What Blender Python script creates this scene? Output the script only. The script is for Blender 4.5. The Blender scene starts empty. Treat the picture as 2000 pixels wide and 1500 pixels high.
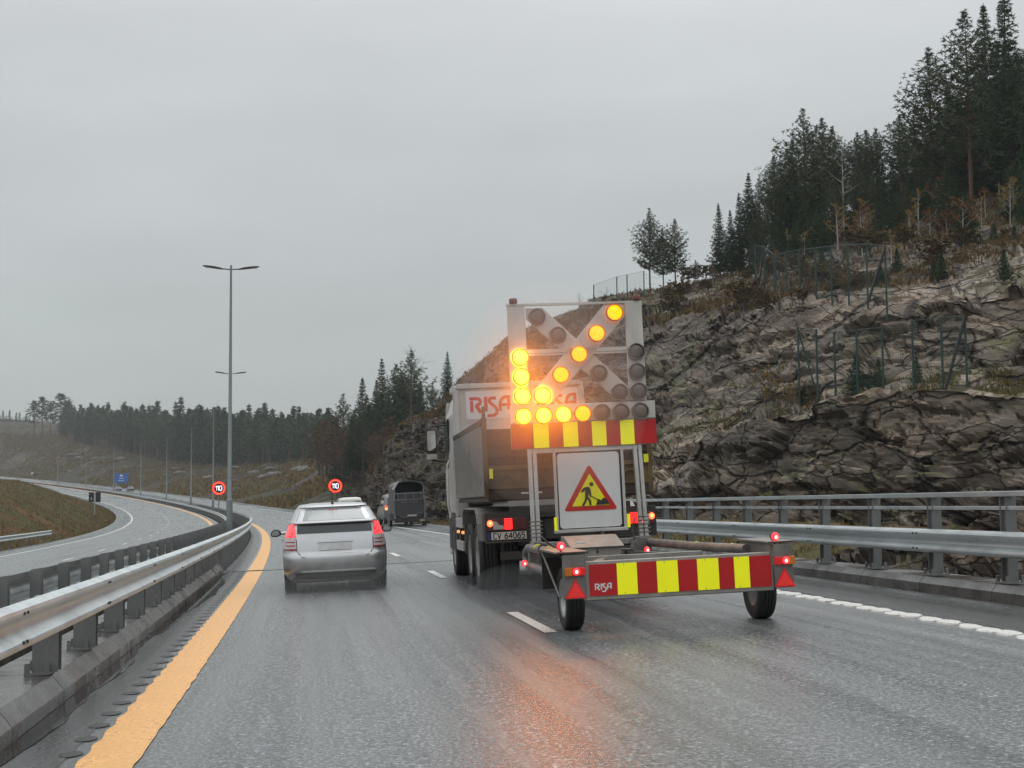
import bpy, math, random
import numpy as np
from mathutils import Vector, Matrix, noise
random.seed(7)
SC = bpy.context.scene
COL = SC.collection

# ------------------------------------------------------------------ camera, sky, sun
FPX = 2889.0                      # focal length for a 2000 px wide frame
CAM_H, HX, HY, ROLL = 1.433, 632.4, 988.0, math.radians(0.505)
_yaw = math.atan((1000 - HX) / FPX)
_pit = math.atan((HY - 750) / FPX * math.cos(_yaw))
FWD = Vector((math.sin(_yaw) * math.cos(_pit), math.cos(_yaw) * math.cos(_pit), math.sin(_pit)))
_rt = Vector((math.cos(_yaw), -math.sin(_yaw), 0)); _up = _rt.cross(FWD)
RGT = _rt * math.cos(ROLL) - _up * math.sin(ROLL)
UPV = _rt * math.sin(ROLL) + _up * math.cos(ROLL)
EYE = Vector((0, 0, CAM_H))
cd = bpy.data.cameras.new('camera'); cam = bpy.data.objects.new('camera', cd); COL.objects.link(cam)
M = Matrix((RGT, UPV, -FWD)).transposed().to_4x4(); M.translation = EYE
cam.matrix_world = M
cd.sensor_width = 36; cd.lens = FPX * 36 / 2000; cd.clip_start = .1; cd.clip_end = 4000
SC.camera = cam

SUN_EL, SUN_AZ = math.radians(48), math.radians(20)
w = bpy.data.worlds.new('World'); SC.world = w; w.use_nodes = True
nt = w.node_tree; nt.nodes.clear()
def N(t, k, **kw):
    n = t.nodes.new(k)
    for a, b in kw.items(): setattr(n, a, b)
    return n
out = N(nt, 'ShaderNodeOutputWorld'); bg = N(nt, 'ShaderNodeBackground'); bg.inputs[1].default_value = 1.0
tc = N(nt, 'ShaderNodeTexCoord'); sep = N(nt, 'ShaderNodeSeparateXYZ'); nt.links.new(tc.outputs['Generated'], sep.inputs[0])
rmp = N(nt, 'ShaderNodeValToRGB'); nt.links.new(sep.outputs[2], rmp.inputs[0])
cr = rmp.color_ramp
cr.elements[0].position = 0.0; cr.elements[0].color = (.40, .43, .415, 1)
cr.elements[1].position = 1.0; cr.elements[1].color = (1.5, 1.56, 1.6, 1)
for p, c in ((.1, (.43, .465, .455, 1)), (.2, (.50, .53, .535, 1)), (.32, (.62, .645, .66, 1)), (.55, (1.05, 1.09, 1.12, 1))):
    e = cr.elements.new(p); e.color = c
mp = N(nt, 'ShaderNodeMapping'); mp.inputs['Scale'].default_value = (1.0, 1.0, 3.5); nt.links.new(tc.outputs['Generated'], mp.inputs[0])
nz = N(nt, 'ShaderNodeTexNoise'); nz.inputs['Scale'].default_value = 2.0; nz.inputs['Detail'].default_value = 5; nz.inputs['Roughness'].default_value = .5
nt.links.new(mp.outputs[0], nz.inputs[0])
mr = N(nt, 'ShaderNodeMapRange'); mr.inputs[1].default_value = .3; mr.inputs[2].default_value = .7; mr.inputs[3].default_value = .88; mr.inputs[4].default_value = 1.12
nt.links.new(nz.outputs[0], mr.inputs[0])
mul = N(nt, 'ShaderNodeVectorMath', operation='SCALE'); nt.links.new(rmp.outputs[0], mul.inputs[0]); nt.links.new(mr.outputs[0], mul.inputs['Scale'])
sky = N(nt, 'ShaderNodeTexSky'); sky.sky_type = 'NISHITA'; sky.sun_disc = False; sky.sun_elevation = SUN_EL; sky.sun_rotation = SUN_AZ
sk = N(nt, 'ShaderNodeVectorMath', operation='SCALE'); nt.links.new(sky.outputs[0], sk.inputs[0]); sk.inputs['Scale'].default_value = .004
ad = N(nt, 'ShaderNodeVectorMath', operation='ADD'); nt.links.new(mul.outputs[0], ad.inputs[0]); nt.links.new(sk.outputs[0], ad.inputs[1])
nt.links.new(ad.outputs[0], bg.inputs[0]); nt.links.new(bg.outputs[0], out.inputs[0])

sl = bpy.data.lights.new('sun', 'SUN'); sl.energy = .55; sl.angle = math.radians(40); sl.color = (1, .98, .95)
so = bpy.data.objects.new('sun', sl); COL.objects.link(so)
so.rotation_euler = (math.pi / 2 - SUN_EL, 0, math.pi - SUN_AZ)
SC.view_settings.view_transform = 'Standard'; SC.view_settings.look = 'None'; SC.view_settings.exposure = 0; SC.view_settings.gamma = 1
SC.cycles.max_bounces = 6; SC.cycles.diffuse_bounces = 2; SC.cycles.glossy_bounces = 3; SC.cycles.transparent_max_bounces = 16
SC.cycles.volume_bounces = 0; SC.cycles.sample_clamp_indirect = 3

# ------------------------------------------------------------------ helpers
def tag(o, label=None, cat=None, group=None, kind=None):
    if label: o['label'] = label
    if cat: o['category'] = cat
    if group: o['group'] = group
    if kind: o['kind'] = kind
    return o

# road alignment: a long left-hand curve, banked, climbing far away
_S = np.linspace(-120, 1100, 2441)
_TH = 5.854e-4 * _S + .5 * .0134e-5 * _S**2 - .1564e-9 * _S**3 / 3
_d = _S[1] - _S[0]; _X = -np.cumsum(np.sin(_TH)) * _d; _Y = np.cumsum(np.cos(_TH)) * _d
_i0 = int(np.argmin(abs(_S))); _X -= _X[_i0]; _Y -= _Y[_i0]
UM = -3.3
def prof(s):
    t = max(0, s - 100); return 6.197e-5 * t * t - .3214e-7 * t**3
def bank(u):
    return .0383 * u if u > UM else .0383 * UM + .0484 * (u - UM) - .1076 * min(1, (UM - u) / .3)
def RP(s, u, z=0.0):
    th = float(np.interp(s, _S, _TH)); x = float(np.interp(s, _S, _X)); y = float(np.interp(s, _S, _Y))
    return Vector((x + u * math.cos(th), y + u * math.sin(th), bank(u) + prof(s) + z))
def road_frame(s, u, yaw=0.0, z=0.0):
    th = float(np.interp(s, _S, _TH)) + yaw
    y = Vector((-math.sin(th), math.cos(th), (prof(s + 1) - prof(s - 1)) / 2)).normalized()
    x = Vector((math.cos(th), math.sin(th), .0383)).normalized()
    zz = x.cross(y).normalized(); x = y.cross(zz)
    m = Matrix((x, y, zz)).transposed().to_4x4(); m.translation = RP(s, u, z); return m
def at(px, py, d):
    """point d metres ahead of the eye, seen at px, py"""
    return EYE + FWD * d + RGT * ((px - 1000) / FPX * d) + UPV * ((750 - py) / FPX * d)

class MB:
    def __init__(s): s.v = []; s.f = []; s.m = []; s.uv = None; s.sm = []
    def add(s, vs, fs, mi=0, sm=False):
        b = len(s.v); s.v += [tuple(v) for v in vs]; s.f += [tuple(b + i for i in f) for f in fs]
        s.m += [mi] * len(fs); s.sm += [sm] * len(fs); return s
    def box(s, x0, x1, y0, y1, z0, z1, mi=0, mat=None):
        vs = [Vector((x, y, z)) for z in (z0, z1) for y in (y0, y1) for x in (x0, x1)]
        if mat: vs = [mat @ v for v in vs]
        return s.add(vs, [(0, 2, 3, 1), (4, 5, 7, 6), (0, 1, 5, 4), (2, 6, 7, 3), (0, 4, 6, 2), (1, 3, 7, 5)], mi)
    def prism(s, poly, axis, a, b, mi=0, mat=None):
        """poly = 2-D points in the two other axes (x<y<z order); extruded from a to b along axis"""
        n = len(poly); vs = []
        for t in (a, b):
            for p, q in poly:
                v = (t, p, q) if axis == 0 else (p, t, q) if axis == 1 else (p, q, t)
                v = Vector(v); vs.append(mat @ v if mat else v)
        fs = [tuple(range(n - 1, -1, -1)), tuple(range(n, 2 * n))] + [(i, (i + 1) % n, n + (i + 1) % n, n + i) for i in range(n)]
        return s.add(vs, fs, mi)
    def tube(s, pts, r, n=8, mi=0, cap=True):
        pts = [Vector(p) for p in pts]; rs = r if isinstance(r, (list, tuple)) else [r] * len(pts)
        vs = []; up = None
        for i, p in enumerate(pts):
            t = (pts[min(i + 1, len(pts) - 1)] - pts[max(i - 1, 0)]).normalized()
            if up is None:
                up = Vector((0, 0, 1)) if abs(t.z) < .9 else Vector((1, 0, 0))
            x = t.cross(up).normalized(); up = x.cross(t).normalized()
            for k in range(n):
                a = 2 * math.pi * k / n; vs.append(p + (x * math.cos(a) + up * math.sin(a)) * rs[i])
        m = len(pts); fs = []
        for i in range(m - 1):
            for k in range(n):
                fs.append((i * n + k, i * n + (k + 1) % n, (i + 1) * n + (k + 1) % n, (i + 1) * n + k))
        s.add(vs, fs, mi, True)
        if cap:
            s.add(vs[:n], [tuple(range(n - 1, -1, -1))], mi); s.add(vs[-n:], [tuple(range(n))], mi)
        return s
    def lathe(s, prof_, c, axis=0, n=24, mi=0, closed=False):
        """prof_ = (radius, along axis)"""
        vs = []
        for r, t in prof_:
            for k in range(n):
                a = 2 * math.pi * k / n; p, q = r * math.cos(a), r * math.sin(a)
                v = (t, p, q) if axis == 0 else (p, t, q) if axis == 1 else (p, q, t)
                vs.append(Vector(v) + Vector(c))
        m = len(prof_); fs = []
        for i in range(m - 1 if not closed else m):
            j = (i + 1) % m
            for k in range(n): fs.append((i * n + k, i * n + (k + 1) % n, j * n + (k + 1) % n, j * n + k))
        return s.add(vs, fs, mi, True)
    def ell(s, c, r, n=10, mi=0):
        vs = []; fs = []
        for i in range(n + 1):
            a = math.pi * i / n
            for k in range(n * 2):
                b = math.pi * k / n
                vs.append((c[0] + r[0] * math.sin(a) * math.cos(b), c[1] + r[1] * math.sin(a) * math.sin(b), c[2] + r[2] * math.cos(a)))
        for i in range(n):
            for k in range(2 * n): fs.append((i * 2 * n + k, (i + 1) * 2 * n + k, (i + 1) * 2 * n + (k + 1) % (2 * n), i * 2 * n + (k + 1) % (2 * n)))
        return s.add(vs, fs, mi, True)
    def build(s, name, mats, parent=None, bevel=0, off=None, fix=True):
        me = bpy.data.meshes.new(name)
        vs = s.v if off is None else [tuple(Vector(v) - off) for v in s.v]
        me.from_pydata(vs, [], s.f)
        for m in (mats if isinstance(mats, (list, tuple)) else [mats]): me.materials.append(m)
        me.polygons.foreach_set('material_index', s.m); me.polygons.foreach_set('use_smooth', s.sm)
        if s.uv:
            l = me.uv_layers.new(name='UVMap'); l.data.foreach_set('uv', [c for f in s.f for i in f for c in s.uv[i]])
        me.validate()
        if fix and not s.uv:
            import bmesh
            bm = bmesh.new(); bm.from_mesh(me); bmesh.ops.recalc_face_normals(bm, faces=bm.faces); bm.to_mesh(me); bm.free()
        o = bpy.data.objects.new(name, me); COL.objects.link(o)
        if parent: o.parent = parent
        if bevel:
            b = o.modifiers.new('bevel', 'BEVEL'); b.width = bevel; b.segments = 2; b.limit_method = 'ANGLE'; b.angle_limit = math.radians(40)
        return o
def empty(name, mat=None, loc=None):
    o = bpy.data.objects.new(name, None); COL.objects.link(o); o.empty_display_size = .2
    if mat is not None: o.matrix_world = mat
    if loc is not None: o.location = loc
    return o
def copy_tree(o, parent=None):
    c = o.copy(); COL.objects.link(c)
    if parent: c.parent = parent
    for ch in list(o.children): copy_tree(ch, c)
    return c

# ------------------------------------------------------------------ materials
def L(c): return tuple((x / 255 / 12.92 if x / 255 <= .04045 else ((x / 255 + .055) / 1.055)**2.4) for x in c)
class Mt:
    def __init__(s, name, col=(.5, .5, .5), rough=.5, metal=0, coords='Object'):
        s.m = bpy.data.materials.new(name); s.m.use_nodes = True; s.t = s.m.node_tree
        s.b = s.t.nodes['Principled BSDF']; s.b.inputs['Base Color'].default_value = (*col, 1)
        s.b.inputs['Roughness'].default_value = rough; s.b.inputs['Metallic'].default_value = metal
        s.tc = s.t.nodes.new('ShaderNodeTexCoord').outputs[coords]
    def n(s, k, **kw): return N(s.t, k, **kw)
    def l(s, a, b): s.t.links.new(a, b)
    def noise(s, scale, detail=4, rough=.55, stretch=None, dist=0, vec=None):
        v = vec or s.tc
        if stretch:
            m = s.n('ShaderNodeMapping'); m.inputs['Scale'].default_value = stretch; s.l(v, m.inputs[0]); v = m.outputs[0]
        n = s.n('ShaderNodeTexNoise'); n.inputs['Scale'].default_value = scale; n.inputs['Detail'].default_value = detail
        n.inputs['Roughness'].default_value = rough; n.inputs['Distortion'].default_value = dist; s.l(v, n.inputs[0]); return n.outputs[0]
    def ramp(s, fac, *st):
        r = s.n('ShaderNodeValToRGB'); s.l(fac, r.inputs[0]); e = r.color_ramp.elements
        def c4(c): return (c, c, c, 1) if isinstance(c, (int, float)) else (*c, 1)
        e[0].position, e[0].color = st[0][0], c4(st[0][1]); e[1].position, e[1].color = st[-1][0], c4(st[-1][1])
        for p, c in st[1:-1]: k = e.new(p); k.color = c4(c)
        return r.outputs[0]
    def mix(s, f, a, b, mode='MIX'):
        m = s.n('ShaderNodeMix', data_type='RGBA', blend_type=mode)
        for i, v in ((0, f), (6, a), (7, b)):
            if isinstance(v, bpy.types.NodeSocket): s.l(v, m.inputs[i])
            elif i == 0: m.inputs[0].default_value = v
            else: m.inputs[i].default_value = (*v, 1) if len(v) == 3 else v
        return m.outputs[2]
    def math(s, op, a, b=0):
        m = s.n('ShaderNodeMath', operation=op)
        for i, v in ((0, a), (1, b)):
            if isinstance(v, bpy.types.NodeSocket): s.l(v, m.inputs[i])
            else: m.inputs[i].default_value = v
        return m.outputs[0]
    def set(s, k, v): s.l(v, s.b.inputs[k])
    def bump(s, h, strength=.4, dist=.02, prev=None):
        b = s.n('ShaderNodeBump'); b.inputs['Strength'].default_value = strength; b.inputs['Distance'].default_value = dist
        s.l(h, b.inputs['Height'])
        if prev: s.l(prev, b.inputs['Normal'])
        s.l(b.outputs[0], s.b.inputs['Normal']); return b.outputs[0]

def simple(name, col, rough=.5, metal=0, var=.15, scale=6, dirt=None, dirtamt=.5, bump=0, coat=0, emit=None, es=1):
    m = Mt(name, col, rough, metal)
    if var or dirt:
        n = m.noise(scale, 6, .6)
        c = m.mix(m.ramp(n, (.3, 0.0), (.7, 1.0)), tuple(x * (1 - var) for x in col), tuple(min(1, x * (1 + var)) for x in col))
        if dirt:
            d = m.noise(scale * .45, 8, .65, stretch=(1, 1, .35))
            c = m.mix(m.math('MULTIPLY', m.ramp(d, (.42, 0.0), (.68, 1.0)), dirtamt), c, dirt)
        m.set('Base Color', c)
        m.set('Roughness', m.math('ADD', m.math('MULTIPLY', n, .25), rough - .12))
    if bump: m.bump(m.noise(scale * 6, 3), bump, .01)
    if coat: m.b.inputs['Coat Weight'].default_value = coat; m.b.inputs['Coat Roughness'].default_value = .08
    if emit: m.b.inputs['Emission Color'].default_value = (*emit, 1); m.b.inputs['Emission Strength'].default_value = es
    return m.m

def asphalt(name, base=.055, wet=.5):
    m = Mt(name, (base,) * 3, .5, coords='Object')
    uvn = m.n('ShaderNodeUVMap'); uv = uvn.outputs[0]
    fine = m.noise(34, 4, .75); med = m.noise(9, 5, .6); big = m.noise(.35, 4, .55, vec=uv, stretch=(1.6, .12, 1)); streak = m.noise(1.1, 5, .6, vec=uv, stretch=(3.2, .05, 1))
    speck = m.ramp(fine, (.36, base * .3), (.48, base * 1.0), (.58, base * 2.2), (.68, base * 6.5))
    c = m.mix(m.ramp(streak, (.35, 0.0), (.65, 1.0)), speck, m.mix(1.0, speck, (.72, .72, .74), 'MULTIPLY'))
    c = m.mix(m.ramp(big, (.4, 0.0), (.7, .5)), c, (base * 1.3, base * 1.28, base * 1.2))
    m.set('Base Color', m.mix(1.0, c, (.94, 1.0, 1.0), 'MULTIPLY'))
    r = m.math('ADD', m.math('MULTIPLY', m.ramp(streak, (.3, 0.0), (.7, 1.0)), -.14), .40 - wet * .2)
    r = m.math('ADD', r, m.math('MULTIPLY', m.ramp(big, (.35, 0.0), (.65, 1.0)), .1))
    m.set('Roughness', r)
    m.b.inputs['Specular IOR Level'].default_value = .5
    p = m.bump(m.noise(70, 2, .6), .38, .010)
    m.bump(m.noise(20, 3, .6), .22, .02, prev=p)
    return m.m
M_ASPH = asphalt('wet_asphalt', .105, .45)
M_SHOULDER = asphalt('wet_shoulder_asphalt', .06, .7)
def water_mat():
    m = Mt('puddle_water', (.012, .013, .013), .03); m.b.inputs['Specular IOR Level'].default_value = .5
    m.bump(m.noise(14, 3), .04, .01); return m.m
M_WATER = water_mat()
def paint(name, col, wear=.5):
    m = Mt(name, col, .45)
    n = m.noise(26, 6, .7); n2 = m.noise(4, 5, .6)
    worn = m.math('MULTIPLY', m.ramp(n, (.52, 0.0), (.64, 1.0)), m.ramp(n2, (.38, .08), (.62, wear)))
    c = m.mix(m.ramp(n2, (.3, 0.0), (.7, 1.0)), tuple(x * .82 for x in col), col)
    m.set('Base Color', m.mix(worn, c, (.06, .06, .058)))
    m.bump(m.noise(60, 3), .5, .012); return m.m
M_YEL = paint('yellow_line_paint', (.86, .44, .125), .85)
M_WHT = paint('white_line_paint', (.66, .65, .60), .85)
def concrete(name, col=(.085, .08, .074), rough=.38):
    m = Mt(name, col, rough)
    n = m.noise(3, 8, .62); n2 = m.noise(1.2, 5, .6)
    m.set('Base Color', m.ramp(n, (.3, tuple(x * .45 for x in col)), (.5, col), (.72, tuple(x * 1.5 for x in col))))
    m.set('Roughness', m.ramp(n2, (.4, rough * .35), (.6, rough * 1.3)))
    m.bump(m.noise(30, 4), .3, .01); return m.m
M_CONC = concrete('wet_concrete')
M_CONCD = concrete('dark_wet_concrete', (.07, .066, .062), .35)
def galv(name, col=(.46, .48, .48), rough=.45, metal=.55, dirt=.45):
    m = Mt(name, col, rough, metal)
    n = m.noise(2.2, 7, .65); v = m.n('ShaderNodeTexVoronoi'); v.inputs['Scale'].default_value = 45; m.l(m.tc, v.inputs[0])
    c = m.ramp(n, (.3, tuple(x * .82 for x in col)), (.5, col), (.7, tuple(min(1, x * 1.1) for x in col)))
    c = m.mix(.12, c, v.outputs['Color'], 'MULTIPLY')
    d = m.noise(1.3, 8, .7, stretch=(1, 1, .3)); c = m.mix(m.ramp(d, (.56, 0.0), (.76, dirt)), c, (.16, .16, .15))
    m.set('Base Color', c); m.set('Roughness', m.ramp(n, (.3, rough * .8), (.7, rough * 1.25))); return m.m
M_GALV = galv('galvanised_steel'); M_GALVD = galv('weathered_galvanised_steel', (.17, .178, .18), .5, .4)
M_BEAM = galv('guard_rail_steel', (.52, .56, .565), .38, .5, .12)

def ground_mat(name, cols, scale=.6, bumpd=.15, rocky=0.0):
    """grass, earth and stone blended by noise; steep faces turn to bare rock"""
    m = Mt(name, cols[0], .9); m.b.inputs['Specular IOR Level'].default_value = .1
    n1 = m.noise(scale * .22, 6, .62); n2 = m.noise(scale * 2.3, 7, .7); n3 = m.noise(scale * 14, 4, .75)
    c = m.ramp(n1, (.32, cols[0]), (.46, cols[1]), (.56, cols[2]), (.7, cols[3]))
    c = m.mix(m.ramp(n2, (.35, 0.0), (.65, 1.0)), m.mix(1.0, c, (.5, .5, .5), 'MULTIPLY'), c)
    c = m.mix(m.ramp(n3, (.3, .55), (.75, 0.0)), c, m.mix(1.0, c, (.35, .35, .32), 'MULTIPLY'))
    if rocky:
        r1 = m.noise(.8, 10, .66, stretch=(.55, .55, 1.7), dist=.5)
        rc = m.ramp(r1, (.28, (.055, .045, .037)), (.43, (.115, .093, .075)), (.54, (.168, .138, .112)), (.72, (.27, .232, .19)))
        spw = m.n('ShaderNodeSeparateXYZ'); m.l(m.tc, spw.inputs[0]); r2 = m.noise(.12, 4, .6)
        yy = m.math('ADD', m.math('MULTIPLY', spw.outputs[1], .012), m.math('MULTIPLY', r2, .9))
        rc = m.mix(m.ramp(yy, (1.1, 0.0), (1.3, .85)) if False else m.ramp(m.math('SUBTRACT', yy, .85), (.30, 0.0), (.62, .9)), rc, m.mix(1.0, rc, (.40, .35, .355), 'MULTIPLY'))
        r3 = m.noise(.35, 5, .6); rc = m.mix(m.ramp(r3, (.52, 0.0), (.64, .45)), rc, m.mix(1.0, rc, (.42, .42, .36), 'MULTIPLY'))
        r4 = m.noise(.9, 6, .7); rc = m.mix(m.ramp(r4, (.62, 0.0), (.7, .55)), rc, (.10, .055, .03))
        # slabs bounded by bedding and joints, each with its own tone
        dn = m.n('ShaderNodeTexNoise'); dn.inputs['Scale'].default_value = .6; dn.inputs['Detail'].default_value = 6; m.l(m.tc, dn.inputs[0])
        av = m.n('ShaderNodeVectorMath', operation='MULTIPLY_ADD'); m.l(dn.outputs['Color'], av.inputs[0]); av.inputs[1].default_value = (1.0, 1.0, .8); m.l(m.tc, av.inputs[2])
        crk = None
        for sc_, st_, amt, ed in ((.20, (.5, .5, 1.7), .5, .022), (.75, (.55, .55, 1.6), .35, .035)):
            mv = m.n('ShaderNodeMapping'); mv.inputs['Scale'].default_value = st_; mv.inputs['Rotation'].default_value = (.3, .28, .1); m.l(av.outputs[0], mv.inputs[0])
            vc = m.n('ShaderNodeTexVoronoi'); vc.inputs['Scale'].default_value = sc_; m.l(mv.outputs[0], vc.inputs[0])
            ve = m.n('ShaderNodeTexVoronoi', feature='DISTANCE_TO_EDGE'); ve.inputs['Scale'].default_value = sc_; m.l(mv.outputs[0], ve.inputs[0])
            sx_ = m.n('ShaderNodeSeparateXYZ'); m.l(vc.outputs['Color'], sx_.inputs[0])
            rc = m.mix(amt, rc, m.mix(1.0, rc, m.ramp(sx_.outputs[0], (0.0, (.45, .45, .46)), (1.0, (1.7, 1.62, 1.5))), 'MULTIPLY'))
            e_ = m.ramp(ve.outputs['Distance'], (0.0, 0.0), (ed, 1.0)); rc = m.mix(e_, m.mix(1.0, rc, (.22, .2, .19), 'MULTIPLY'), rc)
            crk = e_ if crk is None else m.math('ADD', crk, m.math('MULTIPLY', e_, .4))
        moss = m.noise(.5, 6, .65)
        g = m.n('ShaderNodeNewGeometry'); sp = m.n('ShaderNodeSeparateXYZ'); m.l(g.outputs['Normal'], sp.inputs[0])
        st = m.math('ADD', sp.outputs[2], m.math('MULTIPLY', m.math('SUBTRACT', moss, .5), 1.1))
        fac = m.ramp(st, (rocky, 0.0), (min(1, rocky + .13), 1.0))
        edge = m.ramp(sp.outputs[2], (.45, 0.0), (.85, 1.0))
        mg = m.math('MULTIPLY', m.ramp(m.noise(.28, 7, .7), (.54, 0.0), (.62, .8)), m.ramp(sp.outputs[2], (.15, 0.0), (.5, 1.0)))
        rc = m.mix(mg, rc, (.075, .082, .022))
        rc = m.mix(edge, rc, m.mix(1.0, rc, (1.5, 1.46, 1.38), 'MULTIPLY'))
        c = m.mix(fac, rc, c)
        m.set('Roughness', m.mix(fac, (.6, .6, .6), (.95, .95, .95))); m.b.inputs['Specular IOR Level'].default_value = .25
        cr_ = m.n('ShaderNodeTexVoronoi', feature='DISTANCE_TO_EDGE'); cr_.inputs['Scale'].default_value = .55
        mpv = m.n('ShaderNodeMapping'); mpv.inputs['Scale'].default_value = (.6, .6, 1.5); mpv.inputs['Rotation'].default_value = (.35, .25, 0)
        mixv = m.n('ShaderNodeVectorMath', operation='ADD'); nn = m.n('ShaderNodeTexNoise'); nn.inputs['Scale'].default_value = .7; nn.inputs['Detail'].default_value = 4
        m.l(m.tc, nn.inputs[0]); m.l(m.tc, mixv.inputs[0]); m.l(nn.outputs['Color'], mixv.inputs[1]); m.l(mixv.outputs[0], mpv.inputs[0]); m.l(mpv.outputs[0], cr_.inputs[0])
        p = m.bump(crk, .9, .3)
        p = m.bump(r1, .55, .14, prev=p)
        p = m.bump(m.noise(5, 6, .7), .6, .07, prev=p)
        m.set('Base Color', c)
    else:
        m.set('Base Color', c)
        m.bump(n2, .9, bumpd)
    return m.m
BRN, DBR, OLV, OCH = (.15, .085, .038), (.08, .048, .026), (.10, .098, .036), (.22, .15, .06)
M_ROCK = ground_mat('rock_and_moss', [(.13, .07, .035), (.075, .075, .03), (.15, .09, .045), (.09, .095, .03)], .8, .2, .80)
M_FIELD = ground_mat('autumn_grass', [BRN, OLV, BRN, OCH], .35, .3)
M_FARG = ground_mat('far_rough_ground', [tuple(x * .62 for x in c_) for c_ in (BRN, OLV, DBR, OCH)], .12, .6, .74)
M_GRAVEL = ground_mat('dark_gravel', [(.02, .019, .017), (.035, .032, .028), (.05, .045, .04), (.03, .028, .025)], 3, .1)

# ------------------------------------------------------------------ ground, road, bridge decks
def strip(name, us, s0, s1, mat, z=0.0, ds=2.0, zs=None, kind='structure'):
    """a sheet following the road: columns us, from station s0 to s1"""
    b = MB(); n = max(2, int(round((s1 - s0) / ds)) + 1); ss = [s0 + (s1 - s0) * i / (n - 1) for i in range(n)]; b.uv = []
    vs = []
    for s in ss:
        for j, u in enumerate(us):
            zz = (zs(s, u) if zs else z); vs.append(RP(s, u, zz)); b.uv.append((u, s))
    k = len(us)
    b.add(vs, [(i * k + j, i * k + j + 1, (i + 1) * k + j + 1, (i + 1) * k + j) for i in range(n - 1) for j in range(k - 1)], 0, True)
    o = b.build(name, mat)
    if kind: o['kind'] = kind
    return o
JOINT = 35.15
lin = lambda a, b, n: [a + (b - a) * i / n for i in range(n + 1)]
strip('road', lin(-1.96, 7.56, 12), -20, JOINT - .12, M_ASPH)
strip('road', lin(-1.96, 8.6, 12), JOINT + .12, 900, M_ASPH)
strip('road', lin(-15.0, -3.62, 12), -20, JOINT - .12, M_ASPH)
strip('road', lin(-15.2, -3.75, 12), JOINT + .12, 900, M_ASPH)
# darker shoulders
strip('shoulder', [6.32, 7.5], -20, JOINT - .12, M_SHOULDER, .004); strip('shoulder', [6.32, 8.55], JOINT + .12, 850, M_SHOULDER, .004)
strip('shoulder', [-15.1, -13.4], JOINT + .12, 850, M_SHOULDER, .004)
strip('shoulder', [-1.95, -1.50], -20, JOINT - .12, M_SHOULDER, .004); strip('shoulder', [-1.95, -1.5], JOINT + .12, 850, M_SHOULDER, .004)
b = MB(); b.uv = []; n = 500
for i in range(n + 1):
    s = 3 + (JOINT - 3.3) * i / n; sc_ = .022 * (.5 + .5 * math.cos(2 * math.pi * (s - 4.0) / .6)) + .012 * noise.noise(Vector((s * 5, 0, 1)))
    for u in (-1.41 + sc_, -1.2, -1.05 + .012 * noise.noise(Vector((s * 3, 7, 1)))): b.v.append(tuple(RP(s, u, .008))); b.uv.append((u, s))
v_ = b.v; b.v = []; b.add(v_, [(3 * i + j, 3 * i + j + 1, 3 * i + j + 4, 3 * i + j + 3) for i in range(n) for j in range(2)]); b.build('road_marking', M_YEL)['kind'] = 'structure'
strip('road_marking', [-1.41, -1.05], JOINT + .3, 620, M_YEL, .008)
strip('road_marking', [-4.68, -4.32], -20, 620, M_YEL, .008)
strip('road_marking', [-13.15, -12.95], -20, 620, M_WHT, .008)
strip('road_marking', [6.1, 6.24], JOINT, 520, M_WHT, .008)
k = 0
for i in range(-3, 40):
    s = 15.45 + 12 * i
    strip('road_marking', [2.36, 2.5], s, s + 3, M_WHT, .008, 1)
    s = 93.3 + 12 * (i - 5); strip('road_marking', [-8.75, -8.61], s, s + 3, M_WHT, .008, 1)
# profiled edge line on the bridge: overlapping thermoplastic blobs
b = MB(); b.uv = []; rr = random.Random(3)
s = 3.0
while s < JOINT:
    pts = []
    for q in range(12):
        a = 2 * math.pi * q / 12
        pts.append((s + .21 * math.cos(a) * (1 + .25 * rr.random()), 6.16 + (.085 + .02 * rr.random()) * math.sin(a) + .025 * math.cos(a)))
    n0 = len(b.v); zt = .010 + .004 * ((int(s * 3)) % 3)
    vs = [RP(p, q, zt) for p, q in pts] + [RP(p, 6.16 + (q - 6.16) * 1.15, .001) for p, q in pts]
    b.uv += [(q, p) for p, q in pts] * 2
    b.add(vs, [tuple(range(12))] + [(i, 12 + i, 12 + (i + 1) % 12, (i + 1) % 12) for i in range(12)]); s += .36 + .16 * rr.random()
b.build('road_marking', M_WHT)['kind'] = 'structure'
# rumble dimples milled beside the yellow line, the dark reflection in their water painted as colour
b = MB(); b.uv = []; s = 4.0
while s < JOINT - .4:
    pts = [(s + .105 * math.cos(a) * (1 + .12 * rr.random()), -1.495 + .075 * math.sin(a)) for a in [math.pi * 2 * q / 10 for q in range(10)]]
    b.uv += [(q, p) for p, q in pts]
    b.add([RP(p, q, .007) for p, q in pts], [tuple(range(10))]); s += .6
b.build('rumble_strip', simple('milled_dark_reflection', (.018, .018, .018), .45, var=.2))['kind'] = 'structure'
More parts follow.
